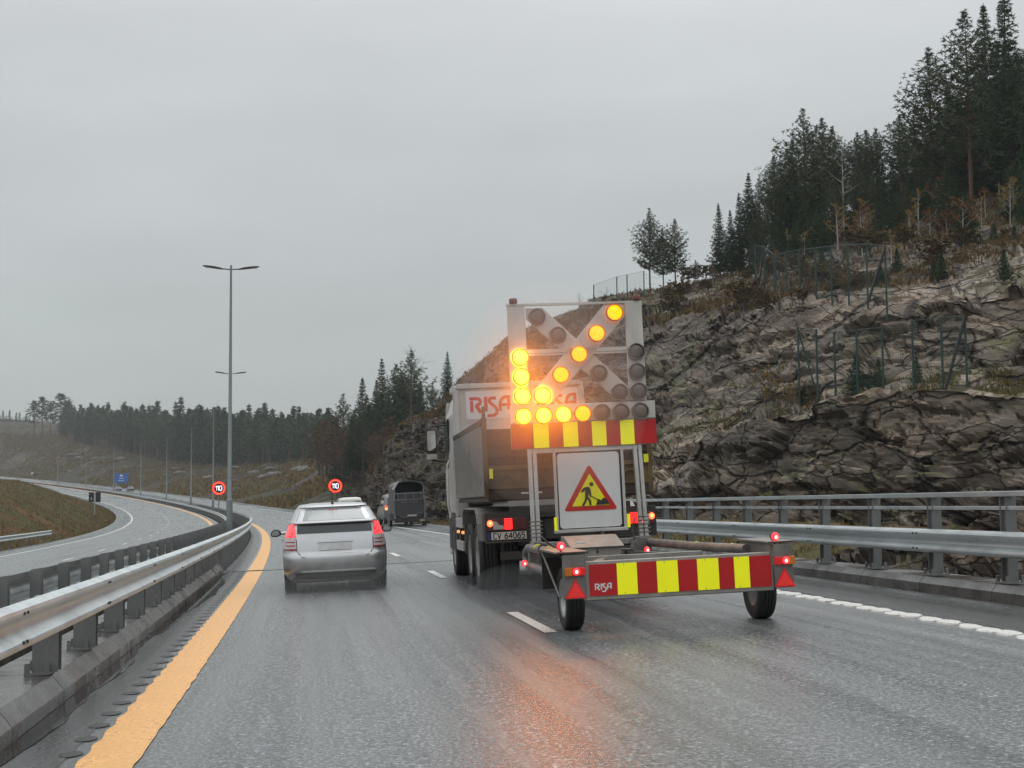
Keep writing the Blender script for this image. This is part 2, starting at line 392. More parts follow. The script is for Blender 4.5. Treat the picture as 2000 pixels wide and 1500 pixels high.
# puddle along the kerb
b = MB(); b.uv = []; vs = []; n = 140
for i in range(n + 1):
    s = 2 + 32.6 * i / n
    wd = .05 + .17 * max(0, noise.noise(Vector((s * .32, 3.1, 0))) + .42) + .05 * noise.noise(Vector((s * 1.7, 0, 5)))
    if 22 < s < 33: wd += .14 * math.sin((s - 22) / 11 * math.pi)
    vs += [RP(s, -1.95, .0095), RP(s, -1.95 + max(.02, wd), .0095)]; b.uv += [(0, s), (1, s)]
b.add(vs, [(2 * i, 2 * i + 1, 2 * i + 3, 2 * i + 2) for i in range(n)]); b.build('puddle', M_WATER)['kind'] = 'structure'
def sweep(b, prof_, s0, s1, ds=1.0, closed=True, mi=0, sm=False):
    n = max(2, int(round((s1 - s0) / ds)) + 1); k = len(prof_); vs = []
    for i in range(n):
        s = s0 + (s1 - s0) * i / (n - 1)
        vs += [RP(s, u, 0) + Vector((0, 0, z + (bank(prof_[0][0]) - bank(u)))) for u, z in prof_]
    fs = []
    for i in range(n - 1):
        for j in range(k if closed else k - 1):
            j2 = (j + 1) % k; fs.append((i * k + j, i * k + j2, (i + 1) * k + j2, (i + 1) * k + j))
    b.add(vs, fs, mi, sm)
    if closed: b.add(vs[:k], [tuple(range(k))], mi); b.add(vs[-k:], [tuple(range(k - 1, -1, -1))], mi)
    return b
def kerbs(prof_, s0, s1, name='kerb', mat=None, seg=2.0):
    b = MB(); s = s0
    while s < s1 - .1:
        sweep(b, prof_, s, min(s + seg - .015, s1), 1.0); s += seg
    o = b.build(name, mat or M_CONC); o['kind'] = 'structure'
kerbs([(-1.96, -1.2), (-1.955, .11), (-2.05, .225), (-2.56, .23), (-2.58, -1.2)], -20, JOINT - .1)
kerbs([(-2.74, -1.2), (-2.74, .23), (-3.5, .23), (-3.60, .12), (-3.61, -1.2)], -20, JOINT - .1)
kerbs([(7.56, -1.2), (7.57, .12), (7.64, .2), (8.2, .2), (8.22, -1.2)], -20, JOINT + .3)
kerbs([(-15.6, -1.2), (-15.6, .2), (-15.05, .2), (-14.99, .1), (-14.98, -1.2)], -20, JOINT - .1)
# bridge slabs and the expansion joint
b = MB(); sweep(b, [(-1.97, -.05), (8.2, -.05), (8.2, -1.1), (-1.97, -1.1)], -20, JOINT - .12, 5); b.build('bridge_deck', M_CONCD)['kind'] = 'structure'
b = MB(); sweep(b, [(-15.0, -.05), (-3.62, -.05), (-3.62, -1.1), (-15.0, -1.1)], -20, JOINT - .12, 5); b.build('bridge_deck', M_CONCD)['kind'] = 'structure'
b = MB()
for ua, ub in ((-1.95, 7.56), (-14.98, -3.62)):
    for a, c, z in ((-.13, -.035, .004), (.035, .13, .004), (-.035, .035, -.06)):
        sweep(b, [(ua, z), (ub, z), (ub, z - .2), (ua, z - .2)], JOINT + a, JOINT + c, .1, mi=(1 if z < 0 else 0))
b.build('expansion_joint', [M_GALVD, M_CONCD])['kind'] = 'structure'
# abutment wall below the end of the bridge
b = MB(); sweep(b, [(-15.6, -.02), (8.7, -.35), (8.7, -9), (-15.6, -9)], JOINT + .14, JOINT + .6, .4); b.build('bridge_abutment', M_CONCD)['kind'] = 'structure'

def noisef(p, sc, oct=5): return noise.fractal(Vector(p) * sc, .9, 2.0, oct)
def sstep(a, b, x): t = min(1, max(0, (x - a) / (b - a))); return t * t * (3 - 2 * t)
# valley floor and the land beside the road
def gridmesh(name, P, mat, kind='structure', sm=True):
    n, k = len(P), len(P[0]); b = MB()
    b.add([v for r in P for v in r], [(i * k + j, i * k + j + 1, (i + 1) * k + j + 1, (i + 1) * k + j) for i in range(n - 1) for j in range(k - 1)], 0, sm)
    o = b.build(name, mat, fix=False); o['kind'] = kind; return o
P = []
for i in range(60):
    s = -110 + 1200 * (i / 59)**1.3; row = []
    for j in range(60):
        u = -700 + 1300 * j / 59; p = RP(s, 0); th = float(np.interp(s, _S, _TH))
        row.append(Vector((p.x + u * math.cos(th), p.y + u * math.sin(th), -9 + prof(s) * .6)))
    P.append(row)
gridmesh('ground', P, M_FIELD)
# verge right of the road beyond the bridge
def verge(s, u):
    z = -.25 - .5 * sstep(8.6, 9.8, u) + .9 * sstep(10, 16, u)
    return z + .12 * noisef((s, u, 0), .5, 4)
vergeP = P = [[RP(s, 0, 0) + (RP(s, u, 0) - RP(s, 0, 0)) + Vector((0, 0, verge(s, u) * (1 if u > 8.7 else 1))) for u in [8.3, 8.6, 8.9, 9.3, 9.8, 10.4, 11, 11.8, 12.6, 13.5, 14.5, 16]] for s in lin(JOINT + .2, 700, 420)]
gridmesh('verge', P, M_FIELD)
# median strip beyond the bridge
P = [[RP(s, u, -.12 + .05 * noisef((s, u * 2, 0), .9, 4)) for u in lin(-3.85, -1.94, 8)] for s in lin(JOINT + .2, 700, 700)]
gridmesh('median_strip', P, M_GRAVEL)
# mound inside the curve on the far side of the other carriageway
def mound(s, u):
    w_ = -u - 15.2
    h = 4.6 * sstep(0, 13, w_) * sstep(70, 125, s) * (1 - .45 * sstep(190, 300, s)) + .9 * sstep(0, 3, w_) - .35
    h -= 9.0 * (1 - sstep(40, 75, s)) * sstep(0, 6, w_)
    return h + .35 * noisef((s, u, 2), .18, 5) * sstep(0, 4, w_)
moundP = P = [[RP(s, u, mound(s, u) + .06 * (-u - 15)) if u > -90 else RP(s, u, mound(s, u) + 4.5) for u in [-14.9, -15.1, -15.5, -16, -16.7, -17.5, -18.5, -20, -21.5, -23, -25, -27, -30, -34, -40, -50, -65, -90]] for s in lin(JOINT + .2, 500, 300)]
gridmesh('grass_mound', P, M_FIELD)
# ------------------------------------------------------------------ rock cut and hill on the right
def loft(cols, rows_n, name, mat, amp, nx, rocky=True):
    """cols: list of lists of points (same count); interpolated both ways, displaced by noise"""
    C = np.array([[list(p) for p in c] for c in cols])        # ncol x nrow x 3
    nc, nr = C.shape[:2]
    t = np.linspace(0, nc - 1, nx)
    A = np.stack([[np.interp(t, np.arange(nc), C[:, r, a]) for a in range(3)] for r in range(nr)])   # nr,3,nx
    # smooth along
    ker = np.ones(9) / 9
    for r in range(nr):
        for a in range(3):
            q = np.pad(A[r, a], 4, mode='edge'); A[r, a] = np.convolve(q, ker, 'valid')
    rows = []
    for r in range(nr - 1):
        k = rows_n[r]
        for i in range(k): rows.append((r, i / k, amp[r] + (amp[r + 1] - amp[r]) * i / k))
    rows.append((nr - 2, 1.0, amp[-1]))
    G = np.zeros((len(rows), nx, 3))
    for k, (r, f, a) in enumerate(rows): G[k] = (A[r] * (1 - f) + A[r + 1] * f).T
    du = np.gradient(G, axis=1); dv = np.gradient(G, axis=0); nrm = np.cross(du, dv); nrm /= np.linalg.norm(nrm, axis=2, keepdims=True) + 1e-9
    P = []
    for k, (r, f, a) in enumerate(rows):
        row = []
        for i in range(nx):
            p = Vector(G[k, i]); nn = Vector(nrm[k, i])
            if nn.z < 0: nn = -nn
            if a > 0:
                q = Vector((p.x * .8 + p.z * .35, p.y * .8 - p.z * .2, p.z * 1.9 + p.x * .25))
                w1 = noise.fractal(p * .09, 1, 2, 3); st = noise.fractal(q * .5, .9, 2.1, 5)
                wv = Vector((st * .5, w1 * .5, st * .3))
                d = w1 * 1.2 + st * .14
                if rocky:
                    # blocks bounded by joints and dipping beds
                    q1 = Vector((q.x * .9 + q.z * .5, q.y * .9, q.z * 1.5 - q.x * .3))
                    v1, c1 = noise.voronoi(q1 * .17 + wv); v2, c2 = noise.voronoi(q1 * .45 + wv * .7); v3, c3 = noise.voronoi(q1 * 1.3)
                    d += (noise.cell(c1[0] * 7.3) - .5) * 1.3 + (noise.cell(c2[0] * 9.1) - .5) * .6 + (noise.cell(c3[0] * 5.7) - .5) * .10
                    d += ((q1.z * .33 + w1) % 1.0) * .7 - .35
                    d -= .5 * max(0, .08 - (v1[1] - v1[0])) / .08 + .22 * max(0, .1 - (v2[1] - v2[0])) / .1
                p = p + nn * d * a
            row.append(p)
        P.append(row)
    gridmesh(name, P, mat, sm=not rocky); return P
def cc(x, *r): return [at(x, y, d) for y, d in r]
cols = [
 cc(2600, (1250, 30), (1000, 36), (760, 40), (750, 46), (520, 50), (360, 68), (180, 110), (150, 220)),
 cc(2200, (1200, 38), (1060, 42), (765, 46), (750, 52), (520, 57), (385, 74), (250, 110), (220, 220)),
 cc(2000, (1180, 42), (1060, 45), (762, 49), (745, 55), (545, 60), (440, 78), (330, 110), (300, 220)),
 cc(1880, (1170, 45), (1055, 48), (750, 51), (738, 57), (572, 62), (455, 82), (380, 115), (350, 220)),
 cc(1760, (1150, 47), (1050, 50), (758, 53), (738, 59), (583, 65), (480, 85), (410, 120), (380, 220)),
 cc(1640, (1140, 50), (1045, 53), (775, 56), (762, 62), (577, 69), (500, 88), (440, 125), (420, 220)),
 cc(1520, (1120, 53), (1040, 56), (800, 60), (785, 65), (588, 74), (530, 94), (500, 135), (490, 220)),
 cc(1400, (1100, 56), (1035, 59), (850, 64), (825, 69), (618, 81), (562, 100), (545, 140), (545, 220)),
 cc(1290, (1080, 60), (1025, 62), (900, 68), (862, 72), (640, 88), (575, 108), (566, 150), (570, 220)),
 cc(1180, (1070, 65), (1018, 68), (910, 75), (860, 79), (650, 96), (586, 112), (580, 150), (590, 220)),
 cc(1080, (1060, 75), (1012, 78), (915, 86), (870, 90), (665, 104), (622, 116), (618, 150), (630, 220)),
 cc(990,  (1040, 88), (1006, 91), (915, 98), (870, 102), (715, 112), (664, 122), (660, 150), (670, 220)),
 cc(900,  (1030, 104), (1003, 107), (915, 114), (875, 117), (770, 127), (748, 134), (748, 160), (760, 220)),
 cc(850,  (1020, 117), (1000, 119), (925, 126), (890, 129), (812, 136), (806, 142), (806, 168), (815, 230)),
 cc(800,  (1010, 131), (994, 133), (925, 139), (895, 142), (820, 148), (812, 154), (815, 180), (820, 240)),
 cc(750,  (1000, 149), (986, 151), (925, 156), (905, 159), (882, 165), (878, 170), (884, 195), (880, 250)),
 cc(715,  (985, 168), (974, 170), (950, 174), (943, 176), (935, 180), (930, 185), (925, 205), (920, 260)),
 cc(680,  (985, 185), (972, 187), (962, 189), (958, 191), (950, 194), (942, 199), (930, 215), (915, 270)),
]
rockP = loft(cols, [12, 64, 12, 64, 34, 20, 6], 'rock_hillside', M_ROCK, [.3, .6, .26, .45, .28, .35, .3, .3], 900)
def on_grid(P, px, d0):
    """terrain point of grid P seen nearest to column px at about d0 metres ahead"""
    best = None
    for row in P:
        for p in row[::2]:
            v = p - EYE; d = v.dot(FWD)
            if d < 1: continue
            x = 1000 + FPX * v.dot(RGT) / d
            e = abs(x - px) / FPX * d + abs(d - d0) * 1.0
            if best is None or e < best[0]: best = (e, p)
    return best[1].copy()

# ------------------------------------------------------------------ far land beyond the curve
def far_edge(px, u=9.2):
    """where the right-hand road edge crosses the bearing of column px, on the far branch"""
    last = None
    for i in range(120, 1050, 4):
        p = RP(i, u) - EYE; d = p.dot(FWD); x = 1000 + FPX * p.dot(RGT) / d
        if x >= px: last = (i, d)
        elif last: break
    return last
fcols = []
for px, foot in [(-500, (840, 880)), (-300, (845, 860)), (-100, (850, 840)), (0, (846, 820)), (60, (850, 770)), (110, (858, 720)), (170, (872, 660)), (250, (888, 590)), (320, (903, 540)), (400, (912, 490)), (480, (911, 440)), (560, (907, 390)), (640, (900, 335)), (700, (895, 300)), (760, (885, 280)), (850, (870, 270))]:
    e = far_edge(px)
    s = e[0] if e else 140
    p0 = RP(s, 8.5, -.3); v = p0 - EYE; d0 = min(v.dot(FWD), foot[1] - 40)
    y0 = 750 - FPX * v.dot(UPV) / v.dot(FWD)
    if px >= 640: d0 = 205 - (px - 640) * .15; y0 = 965
    def lp(f, dy=0): return at(px, y0 + (foot[0] - y0) * f + dy, d0 + (foot[1] - d0) * f)
    hy = 26 if px > 60 else 22
    fcols.append([at(px, y0 + 12, d0 - 8), at(px, y0 + 1, d0), lp(.3, 1), lp(.6, -2), lp(.85), lp(1), at(px, foot[0] - hy, foot[1] + 160), at(px, foot[0] - hy - 6, foot[1] + 500)])
farP = loft(fcols, [3, 14, 14, 14, 8, 10, 4], 'far_hillside', M_FARG, [0, 0, .5, 1.0, .9, .6, .6, .6], 420, False)
# ------------------------------------------------------------------ guard rails
M_RED_REFL = simple('red_reflector', (.35, .02, .015), .25, var=.1)
M_POST = galv('barrier_post_steel', (.20, .205, .20), .5, .35)
M_BOLT = simple('dark_bolt_holes', (.03, .028, .026), .5)
def rail(name, label, cat, group, s0, s1, face_u, beam, post, post_n, s_first, extra=None, holes=None, ds=1.0):
    base = RP(s_first, face_u, 0); root = empty(name, loc=base); tag(root, label, cat, group)
    b = MB(); sweep(b, beam, s0, s1, ds, closed=False, sm=False)
    if holes: holes(b)
    o = b.build('rail_beam', [M_BEAM, M_BOLT], root, off=base)
    sd = o.modifiers.new('thickness', 'SOLIDIFY'); sd.thickness = .004; sd.offset = 0
    if extra: extra(root, base)
    i = 0; s = s_first; rest = MB(); n_ind = 0
    while s < s1:
        onb = s < JOINT
        if n_ind < post_n and s > -1:
            pb = MB(); post(pb, s, onb); pb.build('post', M_POST, root, off=base); n_ind += 1
        elif s > 0: post(rest, s, onb)
        s += 2.0 if s < 250 else 4.0
    if rest.v: rest.build('posts', M_POST, root, off=base)['kind'] = 'stuff'
    return root
def pbox(b, s, u0, u1, ds0, ds1, z0, z1, mi=0):
    m = road_frame(s, 0); m.translation = RP(s, 0, 0)
    def w_(u, d, z): p = RP(s + d, u, 0); return Vector((p.x, p.y, p.z + z))
    vs = [w_(u, d, z) for z in (z0, z1) for d in (ds0, ds1) for u in (u0, u1)]
    b.add(vs, [(0, 2, 3, 1), (4, 5, 7, 6), (0, 1, 5, 4), (2, 6, 7, 3), (0, 4, 6, 2), (1, 3, 7, 5)], mi)
def wbeam(u, zc, side, h=.31, dp=.085):
    """two-wave profile; side = +1 when traffic is towards +u"""
    q = [(-.155, .0), (-.15, .35), (-.128, .9), (-.105, 1.0), (-.085, .95), (-.03, .12), (0, 0), (.03, .12), (.085, .95), (.105, 1.0), (.128, .9), (.15, .35), (.155, 0)]
    return [(u + side * dp * d, zc + z * h / .31) for z, d in q]
def bolts(s0, s1, u, z, step=4.0):
    def f(b):
        s = s0
        while s < s1:
            for zz in (z - .105 * .9, z + .105 * .9):
                for d in (0, .12): pbox(b, s + d, u - .006, u + .006, -.022, .022, zz - .006, zz + .012, mi=1)
            s += step
    return f
def left_post(b, s, onb):
    if onb:
        pbox(b, s, -2.13, -2.005, -.085, -.07, .25, .84); pbox(b, s, -2.13, -2.005, .07, .085, .25, .84); pbox(b, s, -2.20, -2.13, -.085, .085, .25, .84)
        pbox(b, s, -2.25, -1.98 - .08, -.14, .14, .235, .255)
        for du in (-2.23, -2.08):
            for d in (-.12, .12): pbox(b, s, du - .018, du + .018, d - .018, d + .018, .255, .33)
    else:
        pbox(b, s, -2.13, -2.03, -.03, -.024, -.4, .8); pbox(b, s, -2.13, -2.03, .024, .03, -.4, .8); pbox(b, s, -2.15, -2.13, -.03, .03, -.4, .8)
rail('guard_rail', 'grey steel guard rail on the near side of the median, curving along the yellow line', 'guard rail', None, -12, 560, -1.93, wbeam(-1.98, .735, 1), left_post, 95, 12.07, None, bolts(2, 90, -1.895, .735))
def mid_post(b, s, onb):
    z0 = .23 if onb else -.4
    pbox(b, s, -3.33, -3.22, -.075, -.06, z0, .86); pbox(b, s, -3.33, -3.22, .06, .075, z0, .86); pbox(b, s, -3.35, -3.33, -.075, .075, z0, .86)
    if onb: pbox(b, s, -3.42, -3.14, -.14, .14, .235, .25)
def far_extra(root, base):
    b = MB(); sweep(b, [(-3.40, .80), (-3.40, .86), (-3.53, .86), (-3.53, .80)], -12, JOINT + 30, 1.0); b.build('top_rail', M_GALVD, root, off=base)
rail('guard_rail', 'grey guard rail on the far side of the median, its posts facing the camera', 'guard rail', None, -12, 560, -3.5, wbeam(-3.45, .66, -1), mid_post, 95, 12.3, far_extra)
def right_post(b, s, onb):
    pbox(b, s, 7.72, 7.84, -.085, -.07, .2, 1.18); pbox(b, s, 7.72, 7.84, .07, .085, .2, 1.18); pbox(b, s, 7.765, 7.79, -.07, .07, .2, 1.18)
    pbox(b, s, 7.67, 7.9, -.15, .15, .205, .225)
    for du in (7.69, 7.87):
        for d in (-.12, .12): pbox(b, s, du - .018, du + .018, d - .018, d + .018, .225, .29)
def right_extra(root, base):
    for z0, z1, u0, u1, nm in ((1.185, 1.245, 7.70, 7.80, 'handrail'), (1.03, 1.075, 7.73, 7.76, 'middle_rail')):
        b = MB(); sweep(b, [(u0, z0), (u1, z0), (u1, z1), (u0, z1)], -12, JOINT + 5, 1.0); b.build(nm, M_BEAM, root, off=base, bevel=.006)
rail('bridge_railing', 'grey steel bridge railing right of the road with handrail over a deep guard beam', 'railing', None, -12, JOINT + 5, 7.7, wbeam(7.66, .645, -1, .29, .1), right_post, 95, 15.95 - 6, right_extra, bolts(2, 40, 7.56, .645))
# short guard rail on the outer edge of the other carriageway
def out_post(b, s, onb): pbox(b, s, -15.72, -15.6, -.04, .04, -.5, .72)
base = RP(86, -15.5, 0); rt = empty('guard_rail', loc=base); tag(rt, 'short pale guard rail ending in the brown grass beyond the other carriageway', 'guard rail')
b = MB(); sweep(b, wbeam(-15.5, .62, 1), 40, 108, 2, closed=False)
o = b.build('rail_beam', M_BEAM, rt, off=base); sd = o.modifiers.new('thickness', 'SOLIDIFY'); sd.thickness = .004
s = 42
while s < 109:
    b = MB(); out_post(b, s, 0); b.build('post', M_GALVD, rt, off=base); s += 4

# ------------------------------------------------------------------ street lamps along the median
M_POLE = galv('lamp_pole_steel', (.24, .27, .275), .5, .3); M_HEAD = simple('lamp_head_grey', (.05, .05, .055), .4)
M_LENS = simple('lamp_glass', (.3, .32, .33), .15, var=0)
def make_lamp(H=13.55):
    r = empty('street_lamp')
    b = MB(); b.tube([(0, 0, -.6), (0, 0, 1.9)], .155, 14); b.build('pole_base', M_POLE, r)
    b = MB(); b.tube([(0, 0, 1.9), (0, 0, 2.0), (0, 0, H)], [.155, .11, .05], 12); b.build('pole', M_POLE, r)
    b = MB(); b.tube([(-.55, 0, H - .16), (-.2, 0, H - .2), (.2, 0, H - .2), (.55, 0, H - .16)], .03, 8)
    b.build('bracket', M_HEAD, r)
    for sx in (-1, 1):
        pts = []
        for i in range(9):
            t = i / 8; x = .38 + 1.0 * t; wv = .15 * math.sin(math.pi * (t * .86 + .08))**.6; zc = H - .2 + .16 * t**.7; th = .055 * math.sin(math.pi * (t * .9 + .05))**.5 + .01
            pts.append((x, wv, zc, th))
        vs = []; fs = []
        for x, wv, zc, th in pts:
            for k in range(10): a = 2 * math.pi * k / 10; vs.append((sx * x, wv * math.cos(a), zc + th * math.sin(a)))
        for i in range(8):
            for k in range(10): fs.append((i * 10 + k, i * 10 + (k + 1) % 10, (i + 1) * 10 + (k + 1) % 10, (i + 1) * 10 + k))
        fs += [tuple(range(10)), tuple(range(80, 90))]
        b = MB(); b.add(vs, fs, 0, True); h = b.build('lamp_head', M_HEAD, r)
        b = MB(); b.box(min(sx * .6, sx * 1.25), max(sx * .6, sx * 1.25), -.09, .09, H - .14, H - .108); b.build('lens', M_LENS, h)
    return r
lamp0 = make_lamp(); names_l = ['tallest grey double-headed street lamp, nearest in the median', 'second street lamp of the median row, seen just behind the nearest pole',
    'third street lamp of the median row, beside the left speed sign', 'fourth double-headed street lamp along the median', 'fifth double-headed street lamp along the median',
    'sixth double-headed street lamp along the median', 'seventh street lamp, by the blue road sign', 'eighth street lamp of the median row, far off on the curve', 'farthest street lamp of the row, in front of the dark rock face']
for i in range(9):
    o = lamp0 if i == 0 else copy_tree(lamp0)
    s = 74.2 + 59.62 * i; th = float(np.interp(s, _S, _TH)); o.location = RP(s, -2.99, 0); o.rotation_euler = (0, 0, th)
    tag(o, names_l[i], 'street lamp', 'street lamps along the median')
# further, thinner lamps beside the far road
M_PALE = simple('pale_post', (.34, .33, .30), .6)

# ------------------------------------------------------------------ lettering helpers
def strokes(b, lines, wd, org, ex, ez, ey, sc, mi=0, lift=0.0):
    """thick polylines in a plane; ex, ez = plane axes, ey = outward normal"""
    k = 0
    for ln in lines:
        wl = wd
        if isinstance(ln, tuple): ln, wl = ln
        for i in range(len(ln) - 1):
            a, c = Vector((*ln[i], 0)), Vector((*ln[i + 1], 0)); t = (c - a)
            if t.length < 1e-6: continue
            t.normalize(); n_ = Vector((-t.y, t.x, 0)) * wl / 2; ext = t * (wl * .22)
            a2 = a - (ext if i else Vector((0, 0, 0))); c2 = c + (ext if i < len(ln) - 2 else Vector((0, 0, 0)))
            q = [a2 - n_, c2 - n_, c2 + n_, a2 + n_]; o_ = lift + .0002 * k; k += 1
            b.add([org + ex * (p.x * sc) + ez * (p.y * sc) + ey * o_ for p in q], [(0, 1, 2, 3)], mi)
RISA = [([(.16, 0), (.16, .74)], .21), ([(0.02, .88), (.5, .88), (.68, .82), (.74, .68), (.68, .52), (.45, .42)], .21), ([(.42, .46), (.76, -.04)], .23),
        ([(1.08, .02), (1.08, .98)], .23),
        ([(1.76, .88), (1.42, .88), (1.31, .78), (1.33, .62), (1.48, .48), (1.72, .28), (1.8, .08), (1.74, -.14), (1.6, -.24), (1.15, -.26)], .2),
        ([(2.03, .02), (2.0, .4), (2.06, .7), (2.22, .88), (2.45, .93), (2.68, .93)], .2), ([(2.58, .1), (2.58, .9)], .21), ([(2.05, .42), (2.55, .42)], .17)]
DIG = {'0': [[(.1, .2), (.1, .8), (.25, 1), (.45, 1), (.6, .8), (.6, .2), (.45, 0), (.25, 0), (.1, .2)]], '1': [[(.1, .75), (.4, 1), (.4, 0)]],
       'C': [[(.6, .82), (.45, 1), (.25, 1), (.1, .8), (.1, .2), (.25, 0), (.45, 0), (.6, .18)]], 'V': [[(.05, 1), (.35, 0), (.65, 1)]],
       '6': [[(.55, 1), (.3, .85), (.1, .5), (.1, .2), (.25, 0), (.45, 0), (.6, .2), (.6, .4), (.45, .58), (.25, .58), (.1, .4)]],
       '4': [[(.5, 0), (.5, 1), (.05, .3), (.68, .3)]], '5': [[(.6, 1), (.15, 1), (.1, .55), (.4, .62), (.6, .45), (.6, .2), (.42, 0), (.2, 0), (.08, .12)]]}
def word(b, txt, org, ex, ez, ey, h, wd=.16, mi=0, gap=.82, lift=0):
    x = 0
    for ch in txt:
        if ch != ' ': strokes(b, [l for l in DIG[ch]], wd, org + ex * (x * h), ex, ez, ey, h, mi, lift)
        x += gap if ch != ' ' else .5

# ------------------------------------------------------------------ signs
def emis(name, col, s): 
    m = Mt(name, (0, 0, 0), .4); m.b.inputs['Emission Color'].default_value = (*col, 1); m.b.inputs['Emission Strength'].default_value = s; return m.m
M_LEDR = emis('red_led', (1, .02, .018), 2.6); M_LEDO = emis('orange_led', (1, .22, .06), 1.6); M_LEDW = emis('white_led', (.92, .9, 1), 1.8)
M_BLK = simple('matt_black', (.012, .012, .013), .5, var=.1)
def face_axes(p):
    d = (EYE - p); d.z = 0; d.normalize(); return Vector((-d.y, d.x, 0)), d
def speed_sign(s, u, px, py, d, R_, label):
    c = at(px, py, d); base = RP(s, u, 0); base = Vector((c.x, c.y, base.z - .3)); root = empty('speed_sign', loc=base); tag(root, label, 'speed sign', 'lit speed limit signs')
    ex, ey = face_axes(c); ez = Vector((0, 0, 1)); c = c - base
    def disc(b, r0, r1, o, n=36, mi=0):
        vs = []
        for k in range(n):
            a = 2 * math.pi * k / n
            for r in (r0, r1): vs.append(c + ex * (r * math.cos(a)) + ez * (r * math.sin(a)) + ey * o)
        b.add(vs, [(2 * k, 2 * k + 1, (2 * k + 3) % (2 * n), (2 * k + 2) % (2 * n)) for k in range(n)], mi)
    b = MB(); n = 36
    fr = [c + ex * (R_ * 1.06 * math.cos(2 * math.pi * k / n)) + ez * (R_ * 1.06 * math.sin(2 * math.pi * k / n)) for k in range(n)]
    bk = [v - ey * .18 for v in fr]
    b.add(fr + bk, [tuple(range(n)), tuple(range(2 * n - 1, n - 1, -1))] + [(k, (k + 1) % n, n + (k + 1) % n, n + k) for k in range(n)]); b.build('sign_box', M_BLK, root)
    b = MB(); disc(b, .74 * R_, 1.0 * R_, .006); b.build('red_ring', M_LEDR, root, fix=False)
    b = MB(); disc(b, .80 * R_, .86 * R_, .010); b.build('inner_ring', M_LEDO, root, fix=False)
    b = MB(); h = R_ * .70; word(b, '1', c + ex * (-.60 * R_) - ez * (h / 2), ex, ez, ey, h, .11, lift=.012)
    word(b, '1', c + ex * (-.34 * R_) - ez * (h / 2), ex, ez, ey, h, .13, lift=.012); word(b, '0', c + ex * (0.02 * R_) - ez * (h / 2), ex, ez, ey, h, .13, lift=.013)
    b.build('digits', M_LEDW, root, fix=False)
    b = MB(); pc = c - ey * .1; b.tube([(pc.x, pc.y, -.3), (pc.x, pc.y, pc.z - R_)], .07, 10); b.build('post', M_POLE, root)
speed_sign(178, -3.2, 427.5, 953.5, 175, .78, 'round lit 110 sign on a post in the median, left of the silver car')
speed_sign(175, 9.6, 655, 949, 172, .78, 'round lit 110 sign beyond the silver car roof, right of the road')
# back of a double traffic sign beside the other carriageway
c = at(185, 971, 186); base = RP(190, -17.2, 0); base = Vector((c.x, c.y, base.z)); root = empty('road_sign', loc=base); tag(root, 'pair of dark sign panels on one grey post at the edge of the grass', 'road sign')
ex, ey = face_axes(c); c = c - base
for k, x0 in enumerate((-.72, .10)):
    b = MB(); m = Matrix((ex, -ey, Vector((0, 0, 1)))).transposed().to_4x4(); m.translation = c
    b.box(x0, x0 + .62, -.02, .02, -.62, .62, mat=m); b.build('sign_panel', M_BLK, root, bevel=.01)
b = MB(); m = Matrix((ex, -ey, Vector((0, 0, 1)))).transposed().to_4x4(); m.translation = c
b.box(-.5, -.32, -.036, -.022, -.35, -.05, mat=m); b.build('sticker', M_PALE, root)
b = MB(); b.tube([(c.x, c.y, -1.2), (c.x, c.y, c.z + .6)], .075, 10); b.build('post', M_PALE, root)
# blue direction sign far up the road
M_BLUE = simple('blue_sign_face', (.01, .13, .50), .4, var=.08); M_WSIGN = simple('white_sign_face', (.7, .7, .68), .4, var=.05)
e = far_edge(237, 11.5); dd = e[1]
c = at(237, 934, dd); g = RP(e[0], 11.5, -.3); base = Vector((c.x, c.y, g.z)); root = empty('direction_sign', loc=base); tag(root, 'blue rectangular motorway sign on two pale legs beyond the far curve', 'road sign')
ex, ey = face_axes(c); c = c - base; m = Matrix((ex, -ey, Vector((0, 0, 1)))).transposed().to_4x4(); m.translation = c; u_ = dd / FPX
b = MB(); b.box(-13 * u_, 13 * u_, -.04, .04, -9 * u_, 9 * u_, mat=m); b.build('sign_panel', M_BLUE, root)
b = MB(); b.box(-2.6 * u_, 2.6 * u_, -.06, -.045, 3 * u_, 7 * u_, mat=m); b.box(-4.5 * u_, 4.5 * u_, -.06, -.045, -.8 * u_, .4 * u_, mat=m); b.box(-5.5 * u_, 5.5 * u_, -.06, -.045, -5.2 * u_, -4 * u_, mat=m)
b.build('sign_symbols', M_WSIGN, root)
for x in (-9.5, 8.5):
    b = MB(); p = c + ex * (x * u_) - ey * .1; b.tube([(p.x, p.y, -1.5), (p.x, p.y, p.z + 2 * u_)], .13, 8); b.build('leg', M_PALE, root)
# thin snow poles beside the road
for px, py, d, h in ((578, 948, 330, 2.4), (63, 931, 640, 4.0)):
    p = at(px, py, d); r = empty('marker_post', loc=p); tag(r, 'thin white marker post in the brown slope' if px > 500 else 'small white box post below the dark far rock', 'marker post')
    b = MB(); b.tube([(0, 0, -1.5), (0, 0, h * .5)], .12 if px > 500 else .5, 8); b.build('post', M_WSIGN, r)

